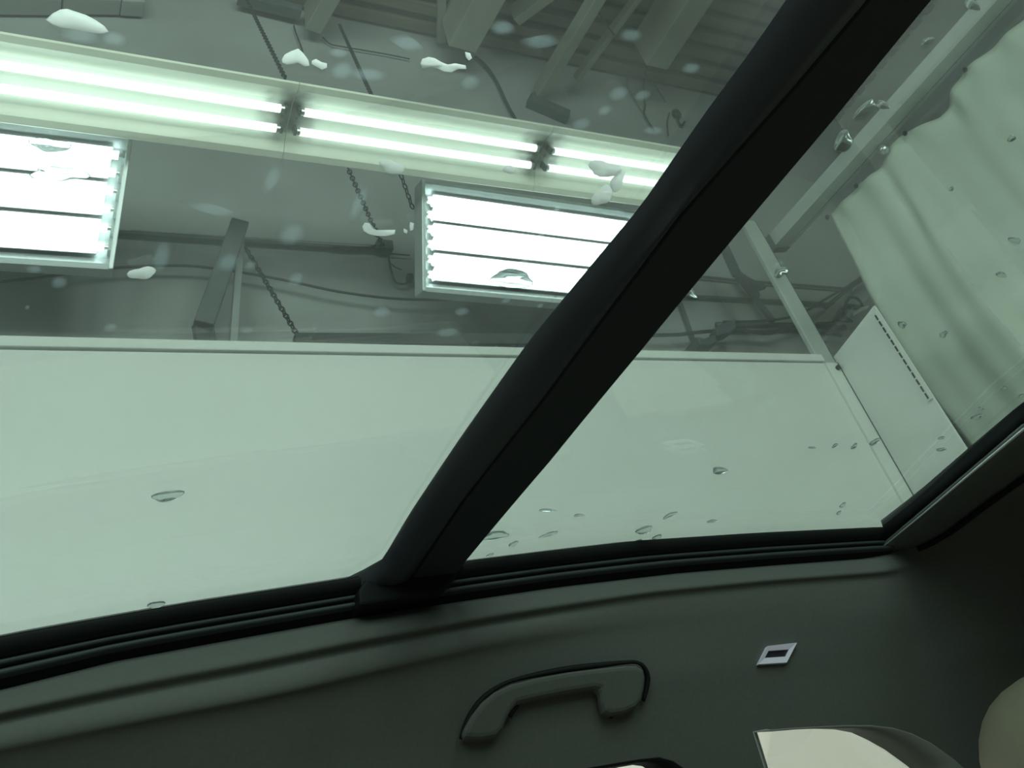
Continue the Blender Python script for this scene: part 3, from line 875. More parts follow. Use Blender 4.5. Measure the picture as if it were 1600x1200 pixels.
# ------------------------------------------------------------------ chains
def chain(pts, label, link=.036, r=.0035):
    """chain of welded links between points (world)"""
    pts = [Vector(p) for p in pts]
    bm = bmesh.new()
    for a, b in zip(pts, pts[1:]):
        d = b - a; n = max(1, int(d.length / (link * .72))); d.normalize()
        s = d.cross(Vector((0, 1, 0))).normalized(); t = d.cross(s)
        for k in range(n):
            c = a + (b - a) * ((k + .5) / n)
            w_ = s if k % 2 else t
            ring = [c + d * (link * .5 * math.cos(q)) + w_ * (link * .28 * math.sin(q)) for q in [2 * math.pi * i / 8 for i in range(9)]]
            tube(bm, ring, r, 5, cap=False)
    o = centre(obj('chain', bm, M['chain'])); tag(o, label, 'chain', 'hanging chains'); return o
st_top = Vector((0, 2.18, 2.80))
chain([onY(446, 123, 2.22), onY(384, -3, 2.75)], 'chain rising from the left joint of the strip lights to the roof')
chain([onY(582, 152, 2.24), onY(530, 38, 3.0)], 'chain above the middle strip light, below the roof deck edge')
chain([onY(598, 384, 3.22), onY(580, 346, 3.0), onY(543, 261, 2.60)], 'chain between the strip lights and the conduit end')
chain([onY(645, 326, 2.78), onY(626, 272, 2.62)], 'short chain at the left corner of the right lamp panel')
chain([onY(466, 526, 2.78), onY(383, 386, 3.02)], 'slanting chain from the dark steel bracket down to the black bar')
# black angle bar behind the top of the white wall
bm = bmesh.new(); beam(bm, onY(460, 534, 2.74), onY(905, 534, 2.74), .05, .05); o = centre(obj('black_bar', bm, M['cable'])); tag(o, 'black steel bar lying along the top of the white wall, hung on a chain', 'bar')

# ------------------------------------------------------------------ bracket, conduits and cables on the concrete wall
br = thing('wall_bracket', 'dark steel knee bracket standing out from the concrete wall beside the slanting chain', 'bracket', onY(366, 530, 3.05))
bm = bmesh.new(); beam(bm, onY(374, 350, 3.02), onY(317, 511, 3.02), .082, .07, Vector((0, 1, 0))); o = obj('arm', bm, M['steel_grey'], br); bevel(o, .006)
bm = bmesh.new(); beam(bm, onY(316, 506, 3.04), onY(323, 545, 3.10), .075, .05, Vector((0, 1, 0))); obj('foot', bm, M['steel_grey'], br)
bm = bmesh.new(); beam(bm, onY(376, 372, 3.06), onY(364, 545, 3.06), .032, .03, Vector((0, 1, 0))); o = obj('strut', bm, M['conduit_pale'], br); bevel(o, .003)

def cable(name, pix, y, r, m, label, cat, n=5, seg=7):
    pts = [onY(p[0], p[1], p[2] if len(p) > 2 else y) for p in pix]
    bm = bmesh.new(); tube(bm, smooth_path(pts, n), r, seg)
    o = centre(obj(name, bm, M[m], None, True)); tag(o, label, cat); return o
BYc = BY - .03
cable('conduit', [(150, 361), (400, 378), (604, 391)], BYc, .013, 'conduit', 'grey steel conduit across the concrete wall between the two lamp panels', 'conduit')
cable('conduit', [(205, 360), (400, 372), (600, 384)], BYc + .012, .004, 'conduit_pale', 'thin pale pipe clipped on top of the grey conduit between the lamp panels', 'conduit')
cable('cable', [(-20, 442), (60, 434), (150, 421), (265, 415), (340, 420), (440, 437), (530, 456), (620, 467), (700, 468), (780, 465), (900, 459), (1060, 466)], BYc - .06, .0065, 'cable', 'long black cable sagging across the concrete wall below the lamp panels', 'cable')
cable('cable', [(520, 385), (580, 386), (598, 376), (606, 390), (608, 408), (613, 430), (620, 442), (636, 443), (643, 434)], BYc - .02, .006, 'cable', 'black cable drop with a hooked end at the right end of the conduit', 'cable')
cable('cable', [(611, 412), (618, 418), (628, 422)], BYc - .02, .004, 'cable', 'short black wire tail beside the hooked cable drop', 'cable')
cable('conduit', [(604, 396), (640, 399)], BYc, .004, 'cable', 'thin black rod past the end of the grey conduit', 'conduit')
bm = bmesh.new(); c = onY(600, 386, BYc - .02); box(bm, (c.x - .045, c.y - .03, c.z - .03), (c.x + .045, c.y + .03, c.z + .03)); o = centre(obj('junction_box', bm, M['conduit'])); bevel(o, .006); tag(o, 'small grey junction box at the right end of the conduit', 'box')
bm = bmesh.new(); c = onY(640, 434, BYc - .03); box(bm, (c.x - .016, c.y - .02, c.z - .02), (c.x + .016, c.y + .02, c.z + .016)); o = centre(obj('plug', bm, M['cable'])); bevel(o, .004); tag(o, 'small black plug on the hooked end of the cable drop', 'plug')
cable('cable', [(742, 88), (760, 104), (776, 128), (790, 158), (808, 192)], BYc, .012, 'cable', 'thick dark cable curving down from the widest roof joist', 'cable')
cable('cable', [(459, 40), (462, 50), (470, 72), (476, 90)], BYc, .005, 'cable', 'thin wire hanging down at the left of the square ended joist', 'cable')
cable('cable', [(504, 58), (515, 68), (530, 72), (600, 84), (640, 92)], BYc, .005, 'cable', 'thin wire running along the concrete wall below the square ended joist', 'cable')
cable('cable', [(925, 2, onZ(925, 2, 4.545).y), (942, 30, onZ(942, 30, 4.54).y), (960, 55, onZ(960, 55, 4.545).y)], BYc, .006, 'cable', 'thin dark wire crossing the top of the thinnest roof joist', 'cable')
cable('cable', [(978, 82), (994, 102), (1006, 116), (1005, 140), (1008, 165), (1006, 176), (1013, 190), (1022, 203)], BYc, .007, 'cable', 'black cable hanging from the bunch of wires beside the broad joist', 'cable')
cable('cable', [(1004, 92), (1010, 104), (1008, 116), (1020, 128), (1040, 160)], BYc - .10, .006, 'cable', 'dark cable slanting right from the bunch of wires beside the broad joist', 'cable')
cable('cable', [(1004, 110), (990, 106), (982, 120), (980, 132), (990, 150), (1004, 172)], BYc, .006, 'conduit_pale', 'pale looped cable left of the bunch of wires beside the broad joist', 'cable')
cable('cable', [(1046, 176), (1043, 190), (1044, 212)], BYc, .005, 'cable', 'short black wire below the dark connector near the roof bar', 'cable')
bm = bmesh.new(); blob(bm, onY(1057, 178, BYc), (.035, .03, .045), 3, 12, 8); o = centre(obj('connector', bm, M['cable'], None, True)); tag(o, 'dark round cable connector near the black roof bar', 'connector')
cable('cable', [(1057, 182), (1064, 196), (1070, 190)], BYc, .008, 'cable', 'black wire stub curling under the dark connector', 'cable')

# right bay above the wall
cable('conduit', [(1060, 430), (1110, 434), (1150, 438), (1240, 445), (1330, 452)], BYc, .010, 'conduit', 'upper grey conduit crossing the wall behind the white corner post', 'conduit')
cable('conduit', [(1050, 463), (1090, 464), (1180, 469), (1260, 473), (1345, 478)], BYc, .012, 'conduit', 'lower grey conduit crossing the wall behind the white corner post', 'conduit')
cable('conduit', [(1120, 508), (1180, 509), (1245, 509), (1320, 512)], BYc - .03, .020, 'conduit', 'thickest grey pipe low on the wall left of the white corner post', 'conduit')
cable('cable', [(1020, 524), (1060, 523), (1085, 520), (1120, 517), (1160, 517), (1200, 521), (1230, 512), (1250, 508)], BYc - .08, .011, 'cable', 'thick black cable run along the pipe low on the wall', 'cable')
cable('cable', [(1130, 503), (1180, 502), (1215, 499), (1250, 491), (1285, 470), (1320, 450), (1350, 430)], BYc - .1, .008, 'cable', 'black cable rising right from the pipe to the curtain edge', 'cable')
cable('cable', [(1290, 480), (1312, 462), (1330, 448), (1352, 434)], BYc - .06, .014, 'conduit', 'grey cable rising beside the black one to the curtain edge', 'cable')
cable('cable', [(1330, 482), (1322, 475), (1326, 466), (1336, 465), (1345, 472), (1348, 480)], BYc - .14, .010, 'cable', 'small black cable loop beside the curtain edge', 'cable')
cable('cable', [(1324, 478), (1318, 486), (1322, 496), (1332, 503)], BYc - .14, .010, 'cable', 'black cable bend under the small loop near the curtain edge', 'cable')
cable('cable', [(1270, 520), (1290, 522), (1315, 525)], BYc - .05, .008, 'cable', 'lowest black cable beside the post, above the white end panel', 'cable')
cable('cable', [(1295, 501), (1330, 503)], BYc - .05, .008, 'cable', 'short black cable above the lowest one, beside the white end panel', 'cable')
bm = bmesh.new(); beam(bm, onY(1130, 382, BYc), onY(1152, 430, BYc), .05, .04, Vector((0, 1, 0))); o = centre(obj('steel_strap', bm, M['steel_grey'])); tag(o, 'upper dark steel strap beside the roof bar, above the conduits', 'strap')
bm = bmesh.new(); beam(bm, onY(1152, 430, BYc - .05), onY(1208, 503, BYc - .05), .036, .03, Vector((0, 1, 0))); o = centre(obj('steel_strap', bm, M['steel_grey'])); tag(o, 'lower dark steel strap slanting across the two conduits', 'strap')
bm = bmesh.new(); beam(bm, onY(1060, 466, BYc), onY(1088, 545, BYc), .022, .02, Vector((0, 1, 0))); o = centre(obj('steel_strap', bm, M['conduit'])); tag(o, 'thin grey strap left of the taped cable bundle', 'strap')
bm = bmesh.new(); c = onY(1170, 445, 3.16); prism(bm, [onY(x, y, 3.16) for x, y in ((1152, 420), (1168, 432), (1180, 438), (1200, 446), (1185, 452), (1188, 462), (1172, 450), (1166, 442))], (0, .04, 0)); o = centre(obj('clamp', bm, M['steel_grey'])); tag(o, 'dark steel clamp on the upper conduit', 'clamp')
bm = bmesh.new(); prism(bm, [onY(x, y, 3.1) for x, y in ((1118, 512), (1128, 505), (1150, 498), (1151, 512), (1140, 520), (1122, 524))], (0, .08, 0)); o = centre(obj('tape_wrap', bm, M['steel_grey'])); bevel(o, .01); tag(o, 'dark tape wrap at the left end of the thickest pipe', 'tape')
bm = bmesh.new(); prism(bm, [onY(x, y, 3.08) for x, y in ((1088, 525), (1100, 528), (1118, 522), (1121, 534), (1108, 540), (1095, 538))], (0, .215, 0)); o = centre(obj('cable_gland', bm, M['conduit'])); bevel(o, .008); tag(o, 'dark lumpy cable gland hanging under the black cable run', 'gland')
bm = bmesh.new(); prism(bm, [onY(x, y, 3.16) for x, y in ((1276, 503), (1296, 480), (1322, 462), (1326, 472), (1308, 486), (1300, 502))], (0, .03, 0)); o = centre(obj('gusset_plate', bm, M['steel_paint'])); tag(o, 'brownish steel gusset behind the cables near the curtain edge', 'plate')
bm = bmesh.new(); prism(bm, [onY(x, y, 3.12) for x, y in ((1334, 489), (1346, 480), (1358, 477), (1356, 482), (1344, 488), (1336, 492))], (0, .012, 0)); o = centre(obj('white_tag', bm, M['label_white'])); tag(o, 'small white tag by the cable loop above the white end panel', 'tag')

# things on top of the white wall
bm = bmesh.new(); a, b = Vector((onY(950, 548, WY + .02).x, WY + .02, 0)), Vector((onY(1063, 551, WY + .02).x, WY + .02, 0)); a.z = wtop(a.x) + .008; b.z = wtop(b.x) + .008
tube(bm, [a, b], .008, 8); o = centre(obj('white_rod', bm, M['label_white'], None, True)); tag(o, 'white rod lying on top of the white wall beside the roof bar', 'rod')
c = onY(778, 541, WY + .01); c.z = wtop(c.x)
bm = bmesh.new()
pts = [Vector((-.026, 0, .001)), Vector((-.012, -.01, .012)), Vector((.0, .004, .004)), Vector((.012, -.008, .009)), Vector((.03, 0, .001))]
grid(bm, [[c + p, c + p + Vector((.004, .012, .006 * (k % 2))), c + p + Vector((0, .024, .0))] for k, p in enumerate(pts)])
o = obj('paper_scrap', bm, M['yellow']); solid(o, .001, 0); centre(o); tag(o, 'crumpled yellowish scrap on top of the white wall', 'scrap')

# ------------------------------------------------------------------ corner post, track, curtain
post = thing('corner_post', 'white square steel post at the corner of the white walls', 'post', (CX + .03, WY, FLOOR))
PYB = WY + .066
xl = onY(1249, 508, PYB).x; xr = onY(1273, 508, PYB).x
bm = bmesh.new(); box(bm, (xl, PYB, FLOOR), (xr, PYB + .03, 2.8)); o = obj('tube', bm, M['post'], post); bevel(o, .005)
bm = bmesh.new(); box(bm, (xr, PYB + .004, FLOOR), (xr + .008, PYB + .025, 2.8)); obj('edge_strip', bm, M['conduit'], post)
bx0, bx1 = onY(1321, 618, WY - .02).x, onY(1341, 618, WY - .02).x
bm = bmesh.new(); box(bm, (bx0, WY - .016, FLOOR), (bx1, WY - .001, wtop(CX) - .05)); o = obj('corner_trim', bm, M['white_trim'], post); bevel(o, .003)
bm = bmesh.new(); box(bm, (bx1 - .012, WY - .022, FLOOR), (bx1 - .006, WY - .016, wtop(CX) - .05)); obj('trim_groove', bm, M['conduit'], post)
c = onY(1309, 575, WY - .02)
bm = bmesh.new(); tube(bm, [c + Vector((0, -.012, 0)), c + Vector((0, .02, 0))], .012, 10); obj('bolt', bm, M['chain'], post)

tz = 2.62
ta, tb = onZ(1229, 364, tz), onZ(1558, 0, tz); tc, td = onZ(1238, 388, tz), onZ(1585, 0, tz)
dT = (tb - ta).normalized(); wT = ((tc - ta) - dT * (tc - ta).dot(dT)).length * .5 + ((td - tb) - dT * (td - tb).dot(dT)).length * .5
sT = Vector((dT.y, -dT.x, 0)); sT = sT if sT.x > 0 else -sT
b_end = ta + dT * 4.2; ta0 = ta.copy(); ta = ta - dT * .13
track = thing('curtain_track', 'pale grey steel curtain track sloping across the upper right', 'track', ta + Vector((0, 0, 0)))
hT = onY(1219, 341, ta.y).z - tz
hT = .085
bm = bmesh.new()
pr = [(0, hT), (0, 0), (wT * .72, 0), (wT * .72, .02), (wT * .80, .02), (wT * .80, 0), (wT, 0), (wT, hT)]
rowsT = [[e + sT * p[0] + Vector((0, 0, p[1])) for p in pr + [pr[0]]] for e in (ta, b_end)]
grid(bm, rowsT)
obj('channel', bm, M['track'], track)
bm = bmesh.new(); hexa(bm, [ta - dT * .03 + sT * -.005 + Vector((0, 0, -.02)), ta - dT * .03 + sT * wT, ta + dT * .02 + sT * wT, ta + dT * .02 - sT * .005 + Vector((0, 0, -.02)),
                            ta - dT * .03 - sT * .005 + Vector((0, 0, hT)), ta - dT * .03 + sT * wT + Vector((0, 0, hT)), ta + dT * .02 + sT * wT + Vector((0, 0, hT)), ta + dT * .02 - sT * .005 + Vector((0, 0, hT))])
obj('end_bracket', bm, M['conduit'], track)

# curtain hangs in the vertical plane under the track's slot
c0 = ta0 + sT * (wT * 1.0); cn = Vector((sT.x, sT.y, 0))
def onC(px, py): return on_plane(px, py, c0, cn)
top_px = [(1293, 335), (1306, 322), (1322, 308), (1332, 296), (1338, 287), (1350, 281), (1366, 266), (1378, 248), (1390, 228), (1402, 213), (1414, 205), (1436, 196), (1462, 183), (1470, 170), (1475, 152), (1490, 128), (1507, 106), (1530, 88), (1560, 62), (1600, 25)]
tp = [onC(*p) for p in top_px]
def s_of(p): return (p - c0).dot(dT)
tab = sorted([(s_of(p), p.z) for p in tp])
s0, s1 = tab[0][0], 3.4
rings_s = [s_of(onC(*p)) for p in ((1507, 107), (1414, 206), (1338, 288), (1293, 336))]
ztop_far = tab[-1][1]
def ctop(s):
    if s > tab[-1][0]:
        t = (s - tab[-1][0]) / .42; return ztop_far + .02 - .05 * abs(math.sin(math.pi * t))
    return interp(tab, s)
bm = bmesh.new()
edge_tab = sorted([(onC(*p).z, s_of(onC(*p)) - s0) for p in ((1293, 335), (1330, 400), (1367, 474), (1400, 530), (1452, 612), (1522, 702))])
def edge_ds(z):
    return interp(edge_tab, z) if z > edge_tab[0][0] else edge_tab[0][1]
rows = []
NS, NZ = 190, 40
fold = [random.uniform(.5, 1.2) for _ in range(20)]
bott = -1.05
for i in range(NS + 1):
    s = s0 + (s1 - s0) * i / NS
    zt = ctop(s)
    r = []
    for j in range(NZ + 1):
        q = (j / NZ) ** 1.3
        z = zt + (bott - zt) * q
        dep = min(1, (zt - z) / .5)
        off = dep * (.010 * math.sin(s * 15 + 1.1 * math.sin(s * 4)) * (1.6 if s < .9 else .8) + .004 * math.sin(s * 41 + 1.3) + .006 * math.sin(s * 7 + z * 1.3))
        # gathered cloth near the grommets, slack belly between them
        off += .010 * math.exp(-((zt - z) / .12) ** 2) * math.sin(s * 31)
        off += .035 * math.exp(-((s - s_of(onC(1400, 300))) / .035) ** 2) * math.exp(-((z - onC(1420, 300).z) / .22) ** 2)
        off += .05 * math.exp(-((s - s_of(onC(1478, 165))) / .05) ** 2) * math.exp(-((z - onC(1478, 165).z) / .12) ** 2)
        r.append(c0 + dT * (s + edge_ds(z) * max(0, 1 - (s - s0) / 1.4)) + cn * (.014 + off) + Vector((0, 0, z - c0.z)))
    rows.append(r)
grid(bm, rows)
curtain = thing('curtain', 'white vinyl bay curtain hung from the sloping track at the right', 'curtain', c0 + dT * 1.0 + Vector((0, 0, bott - c0.z)))
o = obj('sheet', bm, M['curtain'], curtain, True); solid(o, .002, 0)
for p in ((1507, 107), (1414, 206), (1338, 288), (1293, 337)):
    c = onC(*p) - cn * .012 - Vector((0, 0, .015))
    bm = bmesh.new()
    e1, e2 = dT, Vector((0, 0, 1))
    tube(bm, [c + (e1 * math.cos(q) + e2 * math.sin(q)) * .011 for q in [2 * math.pi * i / 12 for i in range(13)]], .004, 6, cap=False)
    tube(bm, [c + cn * .003, c + cn * .006], .0095, 10)
    obj('grommet', bm, M['chain'], curtain, True)
# roller of the track
bm = bmesh.new(); c = on_plane(1381, 234, c0 - cn * .02, cn); tube(bm, [c - cn * .02, c + cn * .02], .026, 16); tube(bm, [c - cn * .028, c - cn * .02], .012, 12)
o = obj('roller', bm, M['cap'], track, True)
bm = bmesh.new(); beam(bm, c, c + Vector((0, 0, .06)), .014, .006); obj('hanger', bm, M['chain'], track)

# slotted strip on the edge of the white end panel
ss = thing('slotted_strip', 'white slotted steel strip along the edge of the white end panel', 'strip', Vector((pb.x, pb.y, 1.0)))
e = Vector((pb.x, pb.y, 0)); dp = (b - a)
dE = dv.normalized(); dE = Vector((dE.x, dE.y, 0)).normalized()
def on_end(px, py): return on_plane(px, py, e - nrm * .012, nrm)
A1, A2 = on_end(1372, 478), on_end(1461, 616)
zt_, zb_ = A1.z, A2.z
bm = bmesh.new()
q0 = e - nrm * .002; wS = .03
hexa(bm, [q0 - dE * wS + Vector((0, 0, zb_)), q0 + Vector((0, 0, zb_)), q0 - nrm * .008 + Vector((0, 0, zb_)), q0 - dE * wS - nrm * .008 + Vector((0, 0, zb_)),
          q0 - dE * wS + Vector((0, 0, zt_)), q0 + Vector((0, 0, zt_)), q0 - nrm * .008 + Vector((0, 0, zt_)), q0 - dE * wS - nrm * .008 + Vector((0, 0, zt_))])
obj('strip', bm, M['white_trim'], ss)
for k in range(13):
    z = zt_ - .03 - (zt_ - zb_ - .05) * k / 12
    c = q0 - dE * wS * .45 - nrm * .0085 + Vector((0, 0, z))
    bm = bmesh.new(); beam(bm, c + Vector((0, 0, -.013)), c + Vector((0, 0, .013)), .010, .003, nrm)
    obj('slot', bm, M['slot'], ss)

# ------------------------------------------------------------------ water on the roof glass
def irregular(cx, cy, wpx, hpx, ang, seed, n=18, rough=.18):
    rnd = random.Random(seed); ph = [rnd.uniform(0, 6.28) for _ in range(3)]
    out = []
    ca, sa = math.cos(math.radians(ang)), math.sin(math.radians(ang))
    for i in range(n):
        t = 2 * math.pi * i / n
        k = 1 + rough * (math.sin(2 * t + ph[0]) * .6 + math.sin(3 * t + ph[1]) * .6 + math.sin(5 * t + ph[2]) * .3)
        x, y = math.cos(t) * wpx / 2 * k, math.sin(t) * hpx / 2 * k
        out.append((cx + x * ca - y * sa, cy + x * sa + y * ca))
    return out
def film_soft(name, color, amount):
    m = film_mat(name, color, amount)
    nt = m.node_tree
    tc = nt.nodes.new('ShaderNodeTexCoord'); mp = nt.nodes.new('ShaderNodeMapping')
    mp.inputs['Location'].default_value = (-1, -1, 0); mp.inputs['Scale'].default_value = (2, 2, 0)
    ln = nt.nodes.new('ShaderNodeVectorMath'); ln.operation = 'LENGTH'
    mr = nt.nodes.new('ShaderNodeMapRange'); mr.interpolation_type = 'SMOOTHSTEP'
    mr.inputs['From Min'].default_value = .95; mr.inputs['From Max'].default_value = .25
    mr.inputs['To Min'].default_value = 0; mr.inputs['To Max'].default_value = amount
    nt.links.new(tc.outputs['Generated'], mp.inputs['Vector']); nt.links.new(mp.outputs['Vector'], ln.inputs[0])
    nt.links.new(ln.outputs['Value'], mr.inputs['Value'])
    mx = [n for n in nt.nodes if n.type == 'MIX_SHADER'][0]
    nt.links.new(mr.outputs[0], mx.inputs[0])
    return m
M['spot'] = film_soft('soft_water_film', (.75, .9, 1.0), .095)
def dome(pix, height, name, m, slope=.34):
    P = [on_glass(*p) for p in pix]
    c = sum(P, Vector((0, 0, 0))) / len(P)
    bm = bmesh.new()
    up = Vector((0, 0, 1))
    b0 = .0006
    base = [bm.verts.new(p + up * b0) for p in P]
    rings = [base]
    if height > .001: height = slope * min((p - c).length for p in P)
    for f, hh in ((.94, .1164), (.85, .2775), (.72, .4816), (.55, .6975), (.3, .91)):
        rings.append([bm.verts.new(c + (p - c) * f + up * (b0 + height * hh)) for p in P])
    topv_ = bm.verts.new(c + up * (b0 + height)); botv = bm.verts.new(c + up * b0)
    n = len(P)
    for a_, b_ in zip(rings, rings[1:]):
        for i in range(n): bm.faces.new([a_[i], a_[(i + 1) % n], b_[(i + 1) % n], b_[i]])
    for i in range(n):
        bm.faces.new([rings[-1][i], rings[-1][(i + 1) % n], topv_]); bm.faces.new([base[(i + 1) % n], base[i], botv])
    o = obj(name, bm, m, None, True)
    for p in o.data.polygons:
        if p.normal.z < -.95: p.use_smooth = False
    return centre(o)
M['glint_water'] = water_mat(.8); M['flat_water'] = water_mat(.0)  # mostly white drops: the bright lamp glints are put into the colour
special = [
    ([(71, 32), (82, 22), (94, 16), (105, 15), (120, 20), (135, 25), (150, 33), (163, 42), (170, 51), (160, 54), (145, 53), (130, 51), (110, 47), (92, 44), (78, 38)], 'largest water drop, white streak at the top left of the front roof glass'),
    ([(440, 94), (445, 86), (455, 81), (466, 77), (474, 84), (482, 95), (484, 104), (476, 105), (466, 99), (458, 101), (448, 102), (441, 99)], 'humped bright water drop just above the left joint of the strip lights'),
    ([(487, 96), (494, 93), (502, 98), (511, 100), (511, 107), (503, 110), (494, 105), (487, 101)], 'small bright water drop touching the right end of the humped drop'),
    ([(657, 100), (660, 93), (670, 90), (680, 92), (690, 98), (700, 102), (712, 100), (722, 102), (728, 103), (729, 109), (724, 109), (716, 109), (706, 114), (694, 113), (684, 108), (672, 106), (660, 108)], 'bright wavy water drop below the widest roof joist'),
    ([(727, 82), (735, 84), (738, 92), (733, 96), (728, 90)], 'little bright water bead above the right end of the wavy drop'),
    ([(566, 355), (570, 349), (577, 350), (581, 357), (590, 361), (604, 361), (618, 360), (617, 367), (604, 370), (590, 370), (576, 367), (568, 362)], 'bright crescent water drop left of the right lamp panel'),
    ([(631, 358), (637, 361), (636, 366), (631, 364)], 'bright water bead between the crescent drop and the right lamp panel'),
    ([(641, 348), (647, 350), (646, 360), (641, 362), (640, 354)], 'upright bright water bead at the left edge of the right lamp panel'),
]
for pix, lab in special:
    o = dome(pix, .002, 'water_drop', M['glint_water']); tag(o, lab, 'water drop', 'large water drops on the roof glass')
drops = [
    (78, 228, 62, 22, 5, 'flat_water', 'water drop over the top tubes of the left lamp panel'),
    (92, 273, 96, 22, 3, 'flat_water', 'long water drop over the middle tubes of the left lamp panel'),
    (222, 428, 42, 20, -12, 'glint_water', 'water drop at the lower right corner of the left lamp panel'),
    (613, 262, 40, 20, 12, 'glint_water', 'small water drop on the lower rim of the middle strip light'),
    (800, 437, 66, 30, -3, 'flat_water', 'water drop on the lower rail of the right lamp panel'),
    (945, 265, 56, 22, 8, 'glint_water', 'upper of two stacked water drops over the right end strip light'),
    (965, 284, 20, 34, 20, 'glint_water', 'narrow water drop linking the two stacked drops by the roof bar'),
    (942, 307, 36, 26, -40, 'glint_water', 'lower of two stacked water drops, on the strip light rim by the roof bar'),
    (795, 266, 16, 14, 0, 'glint_water', 'tiny water drop on the reflector of the middle strip light'),
    (262, 776, 46, 18, -8, 'water', 'lone water drop low on the front roof glass before the white wall'),
    (244, 946, 30, 10, -14, 'water', 'small water drop touching the roof seal at the lower left'),
    (1125, 736, 26, 11, -6, 'water', 'outlined water drop alone in the middle of the rear roof glass'),
    (1007, 829, 26, 12, -12, 'water', 'bright edged water drop above the seal in the middle of the rear roof glass'),
    (773, 838, 44, 14, -14, 'water', 'water drop right beside the foot of the roof bar'),
    (1220, 426, 22, 16, -30, 'water', 'sparkling water drop on the upper part of the corner post'),
    (1078, 458, 26, 12, 30, 'water', 'sparkling water drop right beside the roof bar at the conduits'),
    (1352, 172, 46, 16, -42, 'water', 'upper of two clear water drops between the roof bar and the curtain track'),
    (1318, 222, 24, 40, 20, 'water', 'lower of two clear water drops between the roof bar and the curtain track'),
    (1380, 165, 24, 12, 20, 'water', 'clear water drop on the upper edge of the curtain track'),
    (1520, 8, 28, 16, 20, 'water', 'clear water drop at the very top of the curtain track'),
    (1450, 65, 22, 10, -20, 'water', 'faint water drop on the side of the curtain track'),
]
for k, (cx, cy, wd, ht, an, mk, lab) in enumerate(drops):
    o = dome(irregular(cx, cy, wd, ht, an, 100 + k), .002, 'water_drop', M[mk], .05 if mk == 'flat_water' else .34)
    tag(o, lab, 'water drop', 'large water drops on the roof glass')
TW = 'droplets before the white wall'; TR = 'droplets near the rear glass corner'; TC = 'droplets before the curtain'
ticks = [
    (802, 851, 18, 7, -25, TW, 'dark comma shaped droplet just right of the drop at the roof bar foot'),
    (858, 836, 30, 7, -16, TW, 'faint slanting droplet midway between roof bar foot and the bright edged drop'),
    (1027, 840, 16, 7, -25, TW, 'short dark droplet just right of and below the bright edged drop'),
    (1047, 806, 24, 7, -28, TW, 'slanting dark droplet up right of the bright edged drop'),
    (992, 849, 24, 7, -20, TW, 'droplet touching the black seal below the bright edged drop'),
    (766, 868, 12, 5, -20, TW, 'thin droplet at the seal right under the roof bar foot'),
    (1317, 790, 12, 6, -35, TW, 'upper one of two tiny dark droplets low before the corner trim'),
    (1311, 802, 10, 5, -32, TW, 'lower one of two tiny dark droplets low before the corner trim'),
    (1113, 815, 16, 5, -10, TW, 'tiny droplet straight below the outlined water drop'),
    (855, 798, 26, 5, 0, TW, 'faint flat droplet highest above the roof bar foot'),
    (905, 806, 18, 5, 0, TW, 'faint flat droplet right of the highest faint one by the bar foot'),
    (1367, 691, 22, 7, -35, TR, 'dark droplet right on the corner trim, last of a row of four'),
    (1335, 698, 14, 6, -38, TR, 'dark droplet third in the row of four before the corner trim'),
    (1305, 697, 12, 5, -30, TR, 'faint droplet second in the row of four before the corner trim'),
    (1269, 700, 12, 4, 0, TR, 'faintest droplet, first in the row of four before the corner trim'),
    (1471, 703, 16, 6, -6, TR, 'flat dark droplet low on the white end panel'),
    (1471, 685, 12, 5, -20, TR, 'small faint droplet above the flat dark one on the white end panel'),
    (1527, 652, 20, 8, -12, TR, 'lower droplet of a close pair at the foot of the curtain'),
    (1533, 639, 14, 6, -20, TR, 'upper droplet of a close pair at the foot of the curtain'),
    (1518, 704, 22, 7, -25, TR, 'dark droplet touching the rear seal below the end panel'),
    (1594, 640, 16, 7, -10, TR, 'dark droplet against the rear seal at the right edge'),
    (1596, 619, 10, 6, -20, TR, 'droplet above the rear seal at the very right edge'),
    (1581, 217, 16, 10, -40, TC, 'hook shaped droplet high on the curtain near the right edge'),
    (1586, 376, 24, 9, 12, TC, 'widest droplet on the curtain, at the right edge'),
    (1487, 296, 9, 6, -30, TC, 'tiny droplet high on the curtain below its crumpled patch'),
    (1565, 430, 18, 9, 20, TC, 'curved droplet in the middle of the curtain, below the widest one'),
    (1475, 523, 14, 10, -40, TC, 'droplet on the curtain right of the slotted strip'),
    (1570, 607, 12, 6, -30, TC, 'droplet low on the curtain above the close pair'),
    (1410, 508, 16, 10, 30, TC, 'pale droplet on the slotted strip near its top'),
]
for k, (cx, cy, wd, ht, an, grp, lab) in enumerate(ticks):
    o = dome(irregular(cx, cy, wd, ht, an, 300 + k, 12), .0014, 'water_droplet', M['water']); tag(o, lab, 'water drop', grp)
SU = 'water spots around the strip lights'; SL = 'water spots below the lamp panels'
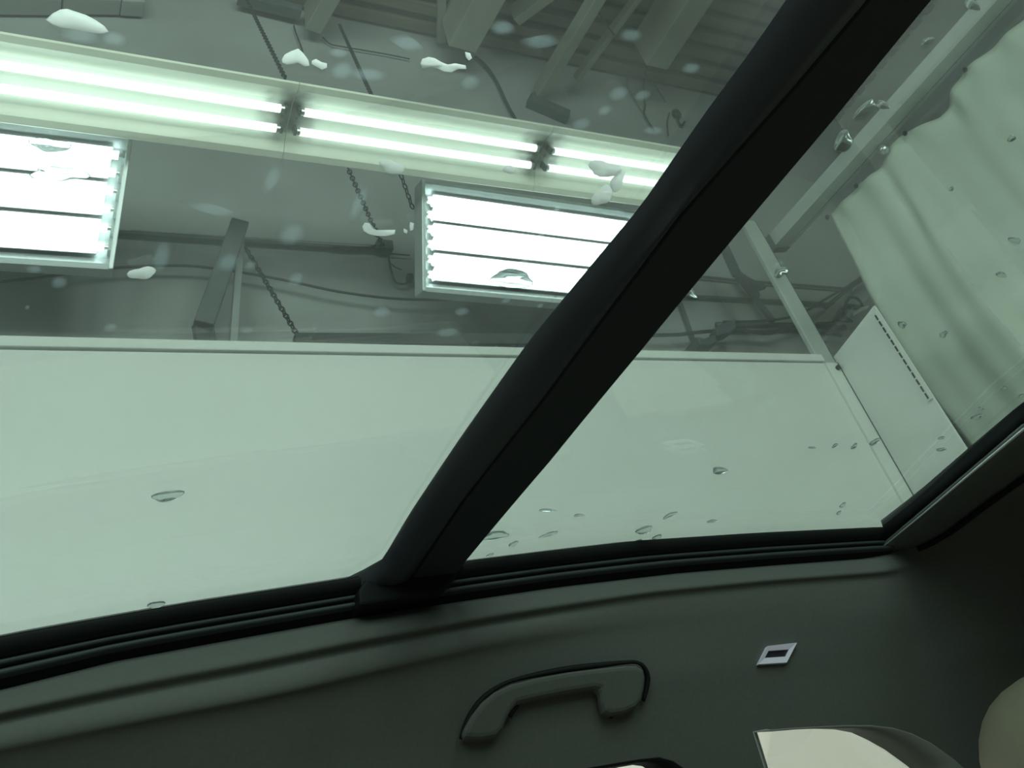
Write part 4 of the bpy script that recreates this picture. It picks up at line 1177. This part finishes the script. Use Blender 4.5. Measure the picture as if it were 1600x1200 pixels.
spots = [
    (125, 56, 70, 24, 18, SU, 'bluish water film hanging under the largest white drop'),
    (357, 411, 36, 30, 0, SU, 'pale water spot over the arm of the steel bracket'),
    (455, 368, 40, 40, 30, SU, 'large pale water spot over the conduit, right of the bracket'),
    (968, 147, 32, 26, -20, SU, 'largest oval pale water spot under the thinnest roof joist'),
    (945, 174, 22, 18, -20, SU, 'small pale water spot below left of the largest oval one'),
    (1004, 150, 26, 20, -20, SU, 'pale water spot on the hanging cables by the broad joist'),
    (910, 195, 32, 22, -10, SU, 'pale water spot below the dark joist seat'),
    (1022, 205, 34, 14, 5, SU, 'flat pale water spot above the right end strip light by the bar'),
    (530, 84, 34, 16, 0, SU, 'pale water spot right above the small drop beside the humped one'),
    (575, 118, 64, 22, 5, SU, 'long pale water spot above the middle strip light at the chain'),
    (535, 112, 44, 26, -20, SU, 'slanted pale water spot above the left end of the middle strip light'),
    (635, 68, 60, 20, 28, SU, 'long slanted pale water spot below the deck edge'),
    (735, 130, 30, 26, 20, SU, 'pale water spot below the right end of the wavy drop'),
    (785, 45, 40, 26, 20, SU, 'pale water spot beside the end of the slim joist'),
    (845, 66, 76, 18, -8, SU, 'widest pale water spot across the ribbed deck'),
    (985, 56, 36, 24, 0, SU, 'pale water spot on the deck beside the thinnest joist'),
    (1080, 108, 30, 20, 0, SU, 'pale water spot on the deck beside the roof bar'),
    (178, 62, 44, 24, 10, SU, 'faint pale water spot at the right end of the largest drop'),
    (425, 280, 56, 20, -58, SU, 'streak shaped pale water spot under the left strip light joint'),
    (560, 320, 20, 60, 25, SU, 'upright pale water streak beside the chain under the middle strip light'),
    (330, 328, 90, 14, 16, SU, 'long faint water streak on the concrete above the bracket'),
    (462, 438, 24, 24, 0, SL, 'round pale water spot on the sagging cable right of the chain'),
    (597, 489, 30, 18, 25, SL, 'bean shaped pale water spot below the sagging cable'),
    (722, 488, 24, 14, 15, SL, 'pale water spot below the left part of the right lamp panel'),
    (790, 471, 16, 10, 0, SL, 'small pale water spot right under the right lamp panel'),
    (92, 443, 30, 20, 10, SL, 'pale water spot under the left lamp panel on the sagging cable'),
    (52, 422, 28, 14, 0, SL, 'pale water spot at the lower rail of the left lamp panel'),
    (172, 513, 24, 14, -25, SL, 'slanted pale water spot just above the white wall at the left'),
    (387, 518, 20, 10, 0, SL, 'pale water spot beside the foot of the bracket strut'),
    (844, 479, 10, 8, 0, SL, 'tiny pale water spot close to the roof bar under the panel'),
    (42, 482, 8, 8, 0, SL, 'tiny pale water dot on the concrete nearest the left edge'),
    (740, 460, 8, 6, 0, SL, 'tiny pale water dot under the lower rail of the right panel'),
    (252, 402, 26, 60, 30, SL, 'smoky pale water streak rising from the drop at the panel corner'),
    (392, 416, 20, 16, 0, SL, 'small pale water spot at the chain beside the bracket'),
    (700, 520, 40, 16, 10, SL, 'faint water spot just above the black bar'),
]
for k, (cx, cy, wd, ht, an, grp, lab) in enumerate(spots):
    o = dome(irregular(cx, cy, wd * 1.15, ht * 1.15, an, 500 + k, 20, .07), .0004, 'water_spot', M['spot']); tag(o, lab, 'water spot', grp)
